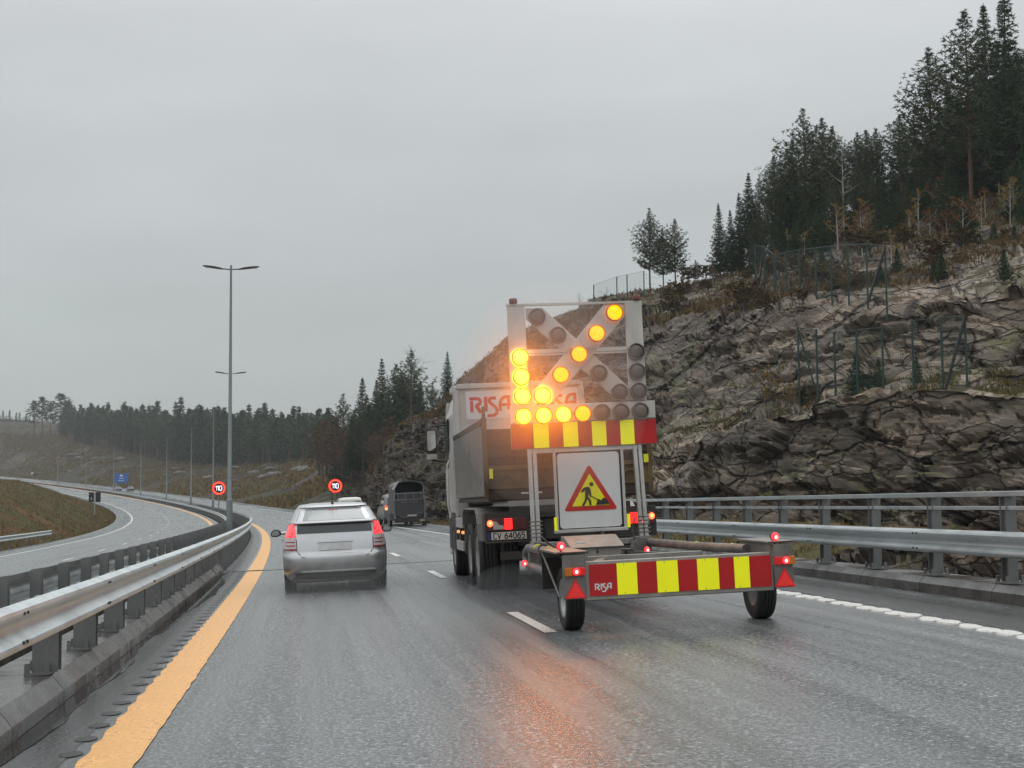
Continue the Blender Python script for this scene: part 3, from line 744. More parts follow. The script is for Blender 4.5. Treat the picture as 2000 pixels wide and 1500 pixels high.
# ------------------------------------------------------------------ green rockfall fences
M_FGREEN = simple('green_fence_coating', (.012, .045, .036), .45, var=.2); M_FDK = simple('dark_fence_brace', (.008, .014, .014), .5, var=.1)
def mesh_mat():
    m = Mt('wire_mesh', (.012, .05, .04), .5, coords='UV')
    bwx = m.n('ShaderNodeTexBrick'); bwx.offset = 0; bwx.inputs['Scale'].default_value = 1; bwx.inputs['Mortar Size'].default_value = .004; bwx.inputs['Brick Width'].default_value = .1; bwx.inputs['Row Height'].default_value = .1
    m.l(m.tc, bwx.inputs[0]); m.set('Alpha', m.math('MULTIPLY', bwx.outputs['Fac'], .8)); return m.m
M_MESH = mesh_mat()
def fence(label, posts, H, braces=()):
    base = Vector(posts[0]); root = empty('wire_fence', loc=base); tag(root, label, 'fence', None)
    for p in posts:
        b = MB(); q = Vector(p) - base; b.tube([q - Vector((0, 0, .8)), q + Vector((0, 0, H))], .045, 8); b.build('post', M_FGREEN, root)
    for i in range(len(posts) - 1):
        a, c_ = Vector(posts[i]) - base, Vector(posts[i + 1]) - base; b = MB(); Lx = (c_ - a).length
        b.uv = [(0, 0), (Lx, 0), (Lx, H), (0, H)]; b.add([a, c_, c_ + Vector((0, 0, H)), a + Vector((0, 0, H))], [(0, 1, 2, 3)]); b.build('wire_mesh', M_MESH, root)
        b = MB(); b.tube([a + Vector((0, 0, H)), c_ + Vector((0, 0, H - .02))], .012, 5); b.build('top_wire', M_FGREEN, root)
    for i, dx, dark in braces:
        a = Vector(posts[i]) - base + Vector((0, 0, H * .97)); tgt = a + RGT * dx - Vector((0, 0, H * 1.0)); b = MB(); b.tube([a, tgt], .06 if dark else .04, 8); b.build('brace', M_FDK if dark else M_FGREEN, root)
fp = [at(x, y, d) for x, y, d in ((1561, 752, 62), (1597, 760, 60), (1632, 768, 58.5), (1676, 768, 57), (1726, 765, 55.5), (1785, 757, 54), (1842, 752, 53), (1889, 752, 52))]
fence('green wire fence on the lower rock ledge, right of the trailer', fp, 2.45, ((0, .65, False), (7, -.75, True)))
fp = [at(x, y, d) for x, y, d in ((1476, 556, 92), (1494, 562, 88), (1514, 582, 84), (1537, 582, 80), (1563, 580, 77), (1595, 580, 74), (1625, 581, 71), (1658, 582, 68.5), (1695, 584, 66), (1732, 592, 64))]
fence('green wire fence along the top edge of the upper rock face', fp, 2.5, ((1, -.4, True), (8, 0, False), (9, -.85, True)))
fp = [at(x, y, d) for x, y, d in ((1160, 590, 128), (1205, 575, 124), (1225, 572, 121), (1258, 566, 118))]
fence('distant wire fence on the ridge above the arrow board', fp, 1.5, ())
# ------------------------------------------------------------------ arrow-board trailer
M_TYRE = simple('tyre_rubber', (.016, .015, .015), .7, var=.25, scale=12, bump=.2)
M_RIM = simple('wheel_rim', (.42, .42, .41), .4, .7, var=.15, dirt=(.08, .06, .05), dirtamt=.5)
M_RIMW = simple('dirty_white_rim', (.34, .32, .30), .5, .1, var=.2, dirt=(.06, .045, .035), dirtamt=.8, scale=9)
M_GREY = simple('dirty_grey_steel', (.19, .18, .165), .5, .3, var=.22, scale=7, dirt=(.07, .06, .05), dirtamt=.7, bump=.15)
M_GREYL = simple('light_grey_steel', (.33, .31, .285), .5, .25, var=.15, scale=6, dirt=(.14, .12, .1), dirtamt=.6, bump=.1)
M_ALU = simple('aluminium_profile', (.62, .60, .58), .35, .6, var=.1, dirt=(.25, .2, .17), dirtamt=.35)
M_PANEL = simple('off_white_panel', (.60, .57, .53), .5, .05, var=.07, dirt=(.36, .31, .27), dirtamt=.6, scale=3)
M_SIGNF = simple('sign_face_white', (.66, .66, .65), .35, var=.04, dirt=(.45, .43, .4), dirtamt=.3, scale=3)
M_RED = simple('reflective_red', (.48, .006, .008), .35, var=.12, scale=4)
M_YELR = simple('reflective_yellow_glow', (.84, .84, .004), .4, var=.03, scale=4, emit=(.9, .85, 0), es=.22)  # faint glow added so the yellow boards look fluorescent
M_REDS = simple('sign_red', (.50, .02, .012), .35, var=.1)
M_YELS = simple('sign_yellow', (.85, .78, .01), .4, var=.04)
M_BRNS = simple('pictogram_dark', (.035, .022, .015), .5, var=.1)
M_YTAPE = simple('yellow_tape', (.75, .72, .03), .5, var=.1)
M_REDL = emis('lit_red_lamp', (1, .02, .03), 3.2); M_REDC = emis('lit_red_core', (1, .22, .18), 6)
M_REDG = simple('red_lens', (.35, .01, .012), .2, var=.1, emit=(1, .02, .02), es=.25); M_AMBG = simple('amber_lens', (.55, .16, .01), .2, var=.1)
M_DARK = simple('dark_chassis', (.022, .018, .016), .6, var=.3, scale=5, dirt=(.05, .035, .028), dirtamt=.8, bump=.15)
M_LAMPOFF = simple('unlit_lamp_lens', (.115, .095, .08), .3, var=.25, scale=60)
M_HOOD = simple('lamp_hood', (.16, .14, .125), .55, var=.15)
TS, TU = 15.7, 3.70
tr = empty('arrow_board_trailer', road_frame(TS, TU)); tag(tr, 'two-wheeled traffic trailer with striped boards and a lit yellow arrow pointing left, behind the truck', 'trailer')
# rear beam with striped board
YR = -.80
b = MB(); b.box(-.99, 1.0, YR + .006, YR + .10, .352, .745); b.build('rear_beam', M_GREYL, tr, bevel=.008)
edges = [-.94, -.652, -.44, -.235, -.012, .19, .418, .58, .745, .975]
for i in range(9):
    y = i % 2
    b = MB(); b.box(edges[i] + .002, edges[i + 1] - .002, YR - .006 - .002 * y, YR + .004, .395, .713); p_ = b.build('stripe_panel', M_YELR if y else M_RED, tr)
    if i == 0:
        b = MB(); strokes(b, RISA, .2, Vector((-.89, YR - .0075, .455)), Vector((1, 0, 0)), Vector((0, 0, 1)), Vector((0, -1, 0)), .066); b.build('lettering', M_WSIGN, p_, fix=False)
    if y:
        b = MB()
        for zz in (.41, .70): b.lathe([(.006, YR - .0095), (0.0, YR - .0105)], ((edges[i] + edges[i + 1]) / 2 - .03, 0, zz), 1, 8)
        b.build('rivets', M_GREY, p_)
# fenders with lamp plates
def fender(sx, x0, x1):
    f = MB(); xo, xi = (x0, x1)
    f.prism([(YR - .05, .855), (YR - .03, .835), (.28, .835), (.42, .70), (.435, .715), (.29, .862)], 0, xo - .02, xi + .02)
    f.build('fender_top', M_GREY, tr, bevel=.006)
    f = MB(); f.box(xo + .035, xi - .01, YR - .03, YR - .005, .375, .825); pl = f.build('lamp_plate', M_GREY, tr, bevel=.012)
    # inner side plate and slanted stay
    f = MB(); xs = xi - .02 if sx < 0 else xo + .005
    f.prism([(YR, .45), (YR, .835), (.28, .835), (.40, .70), (.40, .5)], 0, xs, xs + .012); f.build('side_plate', M_GREY, tr)
    xs = xo if sx < 0 else xi - .012
    f = MB(); f.tube([(xs, .25, .83), (xs, YR - .01, .40)], .012, 6); f.build('stay', M_GREY, tr)
    f = MB(); f.box(xo + .01, xi - .02, .36, .375, .42, .80); f.build('mud_flap', M_DARK, tr)
    xc = (xo + xi) / 2 + .015
    # combination lamp
    f = MB(); f.box(xc - .105, xc + .105, YR - .075, YR - .031, .615, .695); lb = f.build('rear_lamp', M_REDG, tr, bevel=.008)
    a0, a1 = (xc - .107, xc - .035) if sx < 0 else (xc + .035, xc + .107)
    f = MB(); f.box(a0, a1, YR - .079, YR - .034, .612, .698); f.build('turn_signal', M_AMBG, lb, bevel=.006)
    f = MB(); f.ell((xc + .01, YR - .078, .655), (.036, .012, .036), 8); f.build('bulb', M_REDL, lb)
    f = MB(); f.ell((xc + .01, YR - .087, .652), (.017, .01, .019), 8); f.build('bulb_core', M_REDC, lb)
    # red triangle reflector, a faint glow put into its material
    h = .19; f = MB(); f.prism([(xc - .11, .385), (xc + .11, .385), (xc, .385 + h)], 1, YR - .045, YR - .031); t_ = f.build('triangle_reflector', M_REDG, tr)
    f = MB(); f.prism([(xc - .085, .399), (xc + .085, .399), (xc, .399 + h * .77)], 1, YR - .049, YR - .044); f.build('triangle_centre', simple('triangle_red_glow', (.62, .03, .03), .3, var=.15, scale=40, emit=(1, .03, .02), es=.22), t_)
fender(-1, -1.25, -.96); fender(1, .965, 1.215)
# wheels
def wheel(parent, x, y, r, wd, mat_r, rimr=.6, n=32, out=-1, tread=True):
    """out = side the dished rim faces"""
    h = wd / 2; b = MB()
    p_ = [(r * .58, -h * .82), (r * .8, -h * .99), (r * .93, -h * .97), (r * .985, -h * .82), (r, -h * .6)]
    for g in (-.38, 0, .38):
        p_ += [(r, h * (g - .06)), (r * .975, h * (g - .05)), (r * .975, h * (g + .05)), (r, h * (g + .06))]
    p_ += [(r, h * .6), (r * .985, h * .82), (r * .93, h * .97), (r * .8, h * .99), (r * .58, h * .82)]
    b.lathe(p_, (x, y, r), 0, n); t_ = b.build('wheel', M_TYRE, parent)
    t_.data.materials[0] = M_TYRE
    b = MB(); s_ = out
    b.lathe([(r * .62, s_ * h * .86), (r * .60, s_ * h * .92), (r * .55, s_ * h * .7), (r * .5, s_ * h * .35), (r * .3, s_ * h * .3), (r * .2, s_ * h * .55), (0.001, s_ * h * .6)], (x, y, r), 0, n)
    b.lathe([(r * .62, -s_ * h * .86), (r * .5, -s_ * h * .3), (0.001, -s_ * h * .25)], (x, y, r), 0, n)
    b.build('rim', mat_r, t_); return t_
wheel(tr, -1.0, 0, .335, .20, M_RIM); wheel(tr, 1.08, 0, .335, .20, M_GREY, out=1)
b = MB(); b.tube([(-.9, 0, .335), (.97, 0, .335)], .045, 10); b.build('axle', M_DARK, tr)
# side tubes
def arm(pts, r=.045, nm='side_tube', mat=None): b = MB(); b.tube(pts, r, 12); return b.build(nm, mat or M_GREY, tr)
U = [(-1.02, -.3, .80), (-1.0, 1.2, .79), (-.95, 3.0, .775), (-.94, 3.35, .77), (-.95, 3.5, .72), (-.95, 3.55, .65), (-.95, 3.5, .58), (-.95, 3.3, .545), (-1.0, 1.2, .54), (-1.03, .3, .53)]
l_ = arm(U, .052)
arm([(.93, -.1, .76), (.75, 1.2, .76), (.58, 3.2, .775)], .052); arm([(.93, .3, .55), (.72, 1.6, .54), (.56, 3.2, .56)], .045)
for t in (.25, 1.35, 2.35):
    b = MB(); b.tube([(-1.02 + (t + .3) * .021, t, .795), (-1.02 + (t + .34) * .021, t + .045, .795)], .0545, 12); b.build('tape_ring', M_YTAPE, tr)
    b = MB(); xx = .93 - (t + .1) * .106; b.tube([(xx, t, .761), (xx - .003, t + .045, .761)], .0545, 12); b.build('tape_ring', M_YTAPE, tr)
for t in (.8, 1.9): b = MB(); xx = -1.02 + (t + .3) * .021; b.tube([(xx, t, .795), (xx, t + .04, .795)], .064, 12); b.build('clamp', M_DARK, tr)
# cross members, drawbar, plates
for y, z, x0, x1 in ((3.28, .80, -.9, .55), (3.3, .56, -.9, .52), (.9, .69, -.62, .70)):
    b = MB(); b.box(x0, x1, y - .04, y + .04, z - .035, z + .035); b.build('cross_member', M_GREYL, tr, bevel=.006)
b = MB(); b.prism([(-.70, .25), (-.6, .25), (.30, 3.2), (.22, 3.2)], 2, .62, .70); b.prism([(.75, .25), (.86, .25), (.36, 3.2), (.28, 3.2)], 2, .60, .68); b.build('frame_rails', M_GREY, tr)
b = MB(); b.prism([(-.1, 3.2), (.02, 3.2), (.10, 5.9), (.0, 5.9)], 2, .60, .72); b.prism([(-.95, 3.2), (-.85, 3.2), (.04, 5.4), (-.04, 5.4)], 2, .61, .69); b.prism([(.5, 3.2), (.6, 3.2), (.12, 5.4), (.04, 5.4)], 2, .605, .685); b.build('drawbar', M_GREY, tr)
b = MB(); b.prism([(.33, .55), (.62, .55), (.62, .70), (.58, .84), (.42, .86), (.36, .72)], 1, 3.02, 3.2); b.build('mast_bracket', M_GREY, tr, bevel=.01)
b = MB(); b.prism([(-.98, .50), (-.82, .50), (-.80, .84), (-.9, .86), (-.98, .78)], 1, 3.02, 3.2); b.build('mast_bracket', M_GREY, tr, bevel=.01)
# tool box
b = MB(); b.prism([(-.68, .66), (-.10, .66), (-.10, .80), (-.68, .80)], 1, 1.55, 2.15); tb = b.build('tool_box', M_GREYL, tr, bevel=.008)
b = MB(); b.prism([(1.50, .80), (1.50, .812), (1.95, .93), (2.18, .93), (2.18, .80)], 0, -.71, -.07); b.build('lid', M_GREYL, tb, bevel=.006)
b = MB(); b.prism([(-.40, .735), (-.37, .735), (-.385, .79)], 1, 1.535, 1.548); b.build('latch', M_DARK, tb)
b = MB(); b.box(-.62, -.50, 1.66, 1.70, .857, .872); b.build('sticker', M_WSIGN, tb)
for pts in ([(-.80, 3.15, .9), (-.6, 3.0, .72), (-.35, 2.9, .70), (-.2, 2.6, .78), (-.3, 2.2, .82)], [(.45, 3.18, 1.1), (.38, 3.1, .95), (.40, 3.05, .78), (.30, 2.7, .70), (-.05, 2.2, .74)], [(.05, 3.3, .72), (.1, 4.2, .60), (.0, 5.2, .66)]):
    b = MB(); b.tube(pts, .012, 6); b.build('cable', M_BLK, tr)
# small red marker lamps
def marker(x, y, z, r=.042, stalk=True):
    b = MB(); b.ell((x, y + .018, z), (r * 1.15, .028, r * 1.15), 10); m_ = b.build('marker_lamp', M_BLK, tr)
    b = MB(); b.ell((x, y - .006, z), (r, .025, r), 10); b.build('lens', M_REDL, m_)
    b = MB(); b.ell((x + .004, y - .024, z - .006), (r * .45, .012, r * .5), 8); b.build('glow', M_REDC, m_)
    if stalk: b = MB(); b.tube([(x, y + .02, z - r), (x, y + .02, z - r - .05)], .012, 6); b.box(x - .03, x + .03, y, y + .05, z - r - .062, z - r - .045); b.build('stalk', M_BLK, m_)
marker(-1.205, YR + .06, .915); marker(1.055, YR + .06, .90); marker(.45, 2.6, .70, .036, False); marker(-1.07, 2.9, .60, .036, False); marker(.62, 3.6, 1.04, .03, False)
# mast
for x0, x1 in ((-.85, -.855), (.57, .535)):
    for dx in (-.033, .033):
        b = MB(); m = Matrix.Identity(4)
        vs = []
        for z, xc in ((.84, x0), (2.10, x1)):
            for yy in (3.22, 3.28): vs += [(xc + dx - .024, yy, z), (xc + dx + .024, yy, z)]
        b.add(vs, [(0, 1, 3, 2), (4, 6, 7, 5), (0, 4, 5, 1), (2, 3, 7, 6), (0, 2, 6, 4), (1, 5, 7, 3)]); b.build('mast_post', M_ALU, tr, bevel=.004)
    b = MB(); b.box(x0 - .075, x0 + .075, 3.18, 3.32, .80, .855)
    for k in range(5):
        zz = .9 + k * .05; b.box(x0 - .085, x0 + .085, 3.21, 3.225, zz, zz + .015)
    b.build('mast_foot', M_GREY, tr, bevel=.005)
b = MB(); b.box(-.89, .56, 3.24, 3.30, 1.985, 2.045); b.build('mast_crossbar', M_ALU, tr, bevel=.004)
# warning sign with road works triangle
sg = MB()
def rrect(x0, x1, z0, z1, r, n=6):
    p = []
    for cx, cz, a0 in ((x1 - r, z1 - r, 0), (x0 + r, z1 - r, 90), (x0 + r, z0 + r, 180), (x1 - r, z0 + r, 270)):
        for k in range(n + 1): a = math.radians(a0 + 90 * k / n); p.append((cx + r * math.cos(a), cz + r * math.sin(a)))
    return p
lean = Matrix.Shear('XZ', 4, (0, 0)) if False else Matrix.Identity(4)
lean[0][3] = .038
b = MB(); b.prism(rrect(-.585, .225, 1.0, 1.965, .045), 1, 3.135, 3.155, mat=lean); sp_ = b.build('warning_sign', M_SIGNF, tr)
b = MB()
for a0, a1, z0, z1 in ((-.635, -.605, .985, 1.99), (.25, .285, .985, 1.99)): b.box(a0, a1, 3.12, 3.18, z0, z1, mat=lean)
b.box(-.62, .27, 3.13, 3.17, 1.99, 2.012, mat=lean); b.build('sign_rails', M_ALU, tr)
b = MB(); b.box(-.66, .30, 3.10, 3.19, .945, .985, mat=lean); b.build('sign_shelf', M_ALU, tr, bevel=.004)
for q in ((-.6, -.588), (.232, .248)): b = MB(); b.box(*q, 3.14, 3.16, .99, 1.985, mat=lean); b.build('sign_gasket', M_BLK, sp_)
for x in (-.665, .29): b = MB(); b.box(x, x + .035, 3.095, 3.125, .98, 1.15, mat=lean); b.build('yellow_bracket', M_YELR, tr)
def tri(c, hw, h, r):
    p = []; A = [(c[0] + hw, c[1]), (c[0], c[1] + h), (c[0] - hw, c[1])]
    for i in range(3):
        q = Vector(A[i]); a = (Vector(A[i - 1]) - q).normalized(); bb = (Vector(A[(i + 1) % 3]) - q).normalized()
        for t in (0, .25, .5, .75, 1): p.append(tuple(q + a * r * (1 - t)**2 + bb * r * t**2))
    return p
cx = -.175
b = MB(); b.prism(tri((cx, 1.22), .355, .595, .05), 1, 3.128, 3.134, mat=lean); t_ = b.build('triangle_border', M_REDS, sp_)
b = MB(); b.prism(tri((cx, 1.278), .245, .415, .012), 1, 3.122, 3.127, mat=lean); b.build('triangle_field', M_YELS, t_)
# pictogram: person digging, in units of the zoomed sign
def pg(pts, k=0):
    q = [(cx + (x - 730) * .00090, 1.285 + (955 - y) * .00094) for x, y in pts]
    b.prism(q, 1, 3.116 - .0006 * k, 3.1215, mat=lean)
b = MB()
pg([(752 + 30 * math.cos(a), 668 + 28 * math.sin(a)) for a in [i * math.pi / 8 for i in range(16)]])
pg([(660, 705), (705, 700), (728, 720), (740, 770), (742, 840), (725, 845), (705, 790), (690, 850), (650, 845), (655, 790)], 1)
pg([(665, 705), (640, 712), (595, 750), (600, 775), (625, 770), (655, 745)], 2)
pg([(655, 840), (690, 850), (665, 905), (630, 960), (598, 955), (640, 890)], 3)
pg([(665, 842), (700, 840), (735, 890), (738, 955), (712, 955), (706, 900)], 4)
pg([(725, 828), (735, 822), (845, 880), (840, 890)], 5)
pg([(800, 955), (830, 900), (815, 880), (850, 875), (880, 895), (905, 870), (915, 858), (950, 870), (975, 895), (1000, 950)], 6)
b.build('pictogram', M_BRNS, t_)
# arrow board: lower striped band, lamp row, frame with diagonals
YB = 3.2
lb2 = Matrix.Translation((.075, 0, 0)); lbl = Matrix.Translation((.045, 0, 0))
b = MB(); b.box(-1.165, .75, YB, YB + .05, 2.045, 2.375, mat=lbl); low = b.build('striped_band', M_GREYL, tr, bevel=.004)
ed = [-1.165, -.875, -.675, -.485, -.29, -.105, .083, .27, .455, .75]
for i in range(9):
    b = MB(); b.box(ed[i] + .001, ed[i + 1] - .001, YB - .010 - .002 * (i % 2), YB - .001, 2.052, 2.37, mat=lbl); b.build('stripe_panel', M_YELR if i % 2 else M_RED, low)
b = MB(); b.box(-1.165, .75, YB - .01, YB + .05, 2.385, 2.61, mat=lbl); b.build('lamp_row_panel', M_PANEL, tr, bevel=.005)
b = MB(); b.box(-1.17, -.94, YB, YB + .05, 2.625, 3.90, mat=lb2); b.build('frame_upright', M_PANEL, tr, bevel=.005)
b = MB(); b.box(.39, .615, YB, YB + .05, 2.625, 3.93, mat=lb2); b.build('frame_upright', M_PANEL, tr, bevel=.005)
b = MB(); b.box(-1.18, .625, YB + .005, YB + .06, 3.905, 3.935, mat=lb2); b.build('frame_top_bar', M_PANEL, tr)
b = MB(); b.box(-.94, .39, YB + .02, YB + .05, 3.285, 3.335, mat=lb2); b.box(-.94, .39, YB + .02, YB + .05, 3.255, 3.275, mat=lb2); b.build('frame_middle_bar', M_PANEL, tr)
b = MB(); b.prism([(-.92, 3.88), (-.70, 3.88), (.40, 2.80), (.40, 2.63), (.24, 2.63), (-.92, 3.74)], 1, YB + .052, YB + .085, mat=lb2); b.build('frame_diagonal', M_PANEL, tr, bevel=.003)
b = MB(); b.prism([(.12, 3.90), (.39, 3.90), (.39, 3.74), (-.64, 2.63), (-.86, 2.63), (-.86, 2.80)], 1, YB + .02, YB + .051, mat=lb2); b.build('frame_diagonal', M_PANEL, tr, bevel=.003)
for x in (-1.01, .63): b = MB(); b.lathe([(.055, 3.945), (.055, 4.0), (.04, 4.01), (.001, 4.012)], (x, YB + .02, 0), 2, 14, mi=0); b.build('cap_lamp', simple('red_brown_cap', (.12, .03, .02), .5), tr)
# lamps
def pent(r, rot): return [(r * math.cos(rot + 2 * math.pi * k / 5), r * math.sin(rot + 2 * math.pi * k / 5)) for k in range(5)]
def led_mat(name, c1, c2, s):
    m = Mt(name, (.02, .02, .01), .3); n = m.noise(70, 3, .6)
    m.b.inputs['Emission Strength'].default_value = s; m.set('Emission Color', m.ramp(n, (.35, c1), (.6, c2))); return m.m
M_HOT = led_mat('lamp_lit_hot', (1.0, .25, .002), (1.0, .28, .005), 54); M_LIT = led_mat('lamp_lit_amber', (1.0, .19, .0), (1.0, .27, .0005), 3.4); M_RIMG = emis('lamp_lit_edge', (1, .26, .0), 2.8); M_RIMH = emis('lamp_lit_hot_edge', (1, .28, .004), 5)
OFF = [(-0.809, 3.75), (-0.537, 3.504), (0.002, 2.99), (0.272, 2.732), (0.503, 3.256), (0.509, 2.996), (0.527, 2.738), (0.035, 2.476), (0.289, 2.474), (0.545, 2.476)]
HOT = [(-1.033, 3.233), (-1.02, 2.978), (-1.007, 2.727), (-0.996, 2.464), (-0.748, 2.726), (-0.736, 2.467), (-0.477, 2.471)]
LIT = [(0.218, 3.779), (-0.023, 3.515), (-0.26, 3.249), (-0.503, 2.989), (-0.222, 2.474)]
for lst, kind in ((OFF, 0), (HOT, 1), (LIT, 2)):
    for x, z in lst:
        x += .0383 * z - .05
        b = MB(); b.lathe([(.112, YB - .012), (.112, YB - .065), (.10, YB - .066), (.10, YB - .03)], (x, 0, z), 1, 28)
        if kind == 0: b.prism([(x + p, z + q) for p, q in pent(.122, math.pi / 2)], 1, YB - .03, YB - .012)
        h_ = b.build('warning_lamp', M_HOOD if kind == 0 else M_AMBG, tr)
        b = MB(); R0 = .090
        pr_ = [(R0, YB - .05), (R0 * .8, YB - .062), (R0 * .4, YB - .068), (.001, YB - .07)]
        b.lathe(pr_, (x, 0, z), 1, 28); b.build('lens', (M_LAMPOFF, M_HOT, M_LIT)[kind], h_)
        if kind: b = MB(); b.lathe([(R0 - .002, YB - .0535), (R0 + .003, YB - .0675), (R0 + .008, YB - .06)], (x, 0, z), 1, 28); b.build('lens_edge', (0, M_RIMH, M_RIMG)[kind], h_)

# ------------------------------------------------------------------ tipper truck
M_WHITE = simple('dirty_white_paint', (.50, .475, .45), .4, var=.07, scale=3, dirt=(.20, .15, .12), dirtamt=.5, coat=.2)
M_BODY = simple('scuffed_steel_body', (.25, .24, .225), .30, .65, var=.12, scale=2.5, dirt=(.10, .075, .06), dirtamt=.7)
M_RUST = simple('rusty_brown_steel', (.05, .03, .02), .7, .1, var=.4, scale=5, dirt=(.022, .014, .01), dirtamt=.9, bump=.3)
M_YRUST = simple('worn_yellow_paint', (.115, .07, .022), .6, var=.35, scale=5, dirt=(.035, .018, .01), dirtamt=1.0, bump=.3)
M_DGLASS = simple('dark_glass', (.01, .011, .012), .08, var=0)
tk = empty('tipper_truck', road_frame(21.5, 3.775, -.024)); tag(tk, 'large white and grey tipper truck ahead of the trailer, showing its rusty tailgate', 'truck')
W = 1.245
# chassis
b = MB()
for x in (-.45, .36): b.box(x, x + .09, .05, 8.3, .82, 1.12)
b.box(-.45, .45, .05, .15, .8, 1.12); b.box(-.45, .45, 3.2, 3.32, .85, 1.1); b.box(-.9, .9, .0, .10, 1.12, 1.30); b.build('chassis', M_DARK, tk, bevel=.01)
b = MB(); b.box(-1.05, 1.05, .04, .14, .52, .64); b.box(-.62, -.52, .06, .16, .6, .9); b.box(.52, .62, .06, .16, .6, .9); b.build('underrun_bar', M_DARK, tk, bevel=.01)
for y in (2.05, 3.42):
    for sx in (-1, 1):
        wh = wheel(tk, sx * (W - .17), y, .515, .30, M_RIMW, out=sx); wh2 = wheel(tk, sx * (W - .50), y, .515, .30, M_RIMW, out=-sx)
    b = MB(); b.tube([(-.9, y, .515), (.9, y, .515)], .1, 12); b.ell((0, y, .515), (.25, .25, .22), 8); b.build('axle', M_DARK, tk)
for sx in (-1, 1): wheel(tk, sx * (W - .17), 6.75, .515, .32, M_RIMW, out=sx)
# rear mudguards
for sx in (-1, 1):
    x0, x1 = (-W - .02, -W + .60) if sx < 0 else (W - .60, W + .02)
    arc = []
    for k in range(9): a = math.radians(200 - k * 17); arc.append((2.05 + .68 * math.cos(a) * -1, .60 + .66 * math.sin(a)))
    outer = [(1.30, .78), (1.33, 1.05), (1.45, 1.2), (1.7, 1.29), (3.8, 1.29), (4.05, 1.2), (4.15, 1.0)]; inner = [(4.12, 1.0), (4.02, 1.18), (3.78, 1.265), (1.72, 1.265), (1.47, 1.18), (1.355, 1.04), (1.325, .78)]
    b = MB(); b.prism(outer + inner, 0, x0, x1); b.build('mudguard', M_GREYL, tk)
    # lamp and number plate carrier
    xa, xb = (-W - .03, -W + .62) if sx < 0 else (W - .62, W + .03)
    b = MB(); b.box(xa, xb, -.02, .02, .80, 1.22); b.box(xa - .005, xa + .03 if sx < 0 else xa + .02, -.04, .30, .80, 1.22); b.box(xa, xb, -.06, -.018, .775, .80); car = b.build('lamp_carrier', M_DARK, tk, bevel=.006)
    b = MB(); b.box(xa + .03, xb - .04, -.055, -.021, .955, 1.135); lu = b.build('rear_lamp_unit', simple('smoked_red_lens', (.09, .02, .018), .2, var=.2), tk, bevel=.01)
    X = (lambda t: xa + t) if sx < 0 else (lambda t: xb - t)
    b = MB(); b.ell((X(.075), -.062, 1.065), (.045, .02, .05), 10); b.build('outer_lamp', emis('lit_orange_red', (1, .16, .05), 2.6), lu)
    b = MB(); b.ell((X(.075), -.074, 1.07), (.02, .014, .02), 8); b.build('outer_lamp_core', emis('lit_orange_core', (1, .45, .12), 4), lu)
    b = MB(); q0, q1 = sorted((X(.285), X(.40))); b.box(q0, q1, -.067, -.05, .97, 1.13); b.build('brake_lamp', emis('lit_brake_lamp', (1, .012, .012), 2.8), lu, bevel=.01)
    b = MB(); pts = [(X(.12), 1.10), (X(.17), 1.09), (X(.21), 1.04), (X(.27), 1.03), (X(.275), .975), (X(.12), .975)]; b.prism(pts, 1, -.060, -.05); b.build('reversing_lens', simple('clear_lens', (.38, .34, .31), .2, var=.1), lu)
    if sx < 0:
        b = MB(); b.box(xa + .09, xb - .045, -.035, -.022, .825, .935); pp = b.build('number_plate', simple('plate_white', (.58, .52, .46), .4, var=.06, dirt=(.35, .28, .22), dirtamt=.5, scale=8), tk)
        b = MB(); b.box(xa + .035, xa + .09, -.035, -.022, .825, .935); b.build('blue_strip', simple('plate_blue', (.02, .03, .12), .4), pp)
        b = MB(); word(b, 'CV 64065', Vector((xa + .115, -.0365, .838)), Vector((1, 0, 0)), Vector((0, 0, 1)), Vector((0, -1, 0)), .082, .2, gap=.76); b.build('plate_characters', M_BLK, pp, fix=False)
# side guards
for sx in (-1, 1):
    for z0, z1 in ((.94, 1.12), (.54, .71)):
        b = MB()
        for k in range(3):
            a = z0 + (z1 - z0) * k / 3; bb = z0 + (z1 - z0) * (k + 1) / 3 - .008; b.box(*sorted((sx * (W + .01), sx * (W - .025))), 4.3, 5.75, a, bb)
        b.box(*sorted((sx * (W - .004), sx * (W - .028))), 4.3, 5.75, z0, z1 - .004); b.build('side_guard', M_ALU, tk)
    b = MB(); b.box(*sorted((sx * (W - .03), sx * (W - .06))), 4.35, 4.42, .5, 1.15); b.box(*sorted((sx * (W - .03), sx * (W - .06))), 5.6, 5.67, .5, 1.15); b.build('guard_stay', M_GREY, tk)
    for y in (4.45, 5.5): b = MB(); b.ell((sx * (W - .01), y, .86), (.03, .04, .03), 8); b.build('side_marker', emis('lit_side_marker', (1, .35, .12), 1.4), tk)
    b = MB(); b.tube([(sx * .82, 4.45, .85), (sx * .82, 5.7, .85)], .3, 18); b.build('tank', M_DARK, tk)
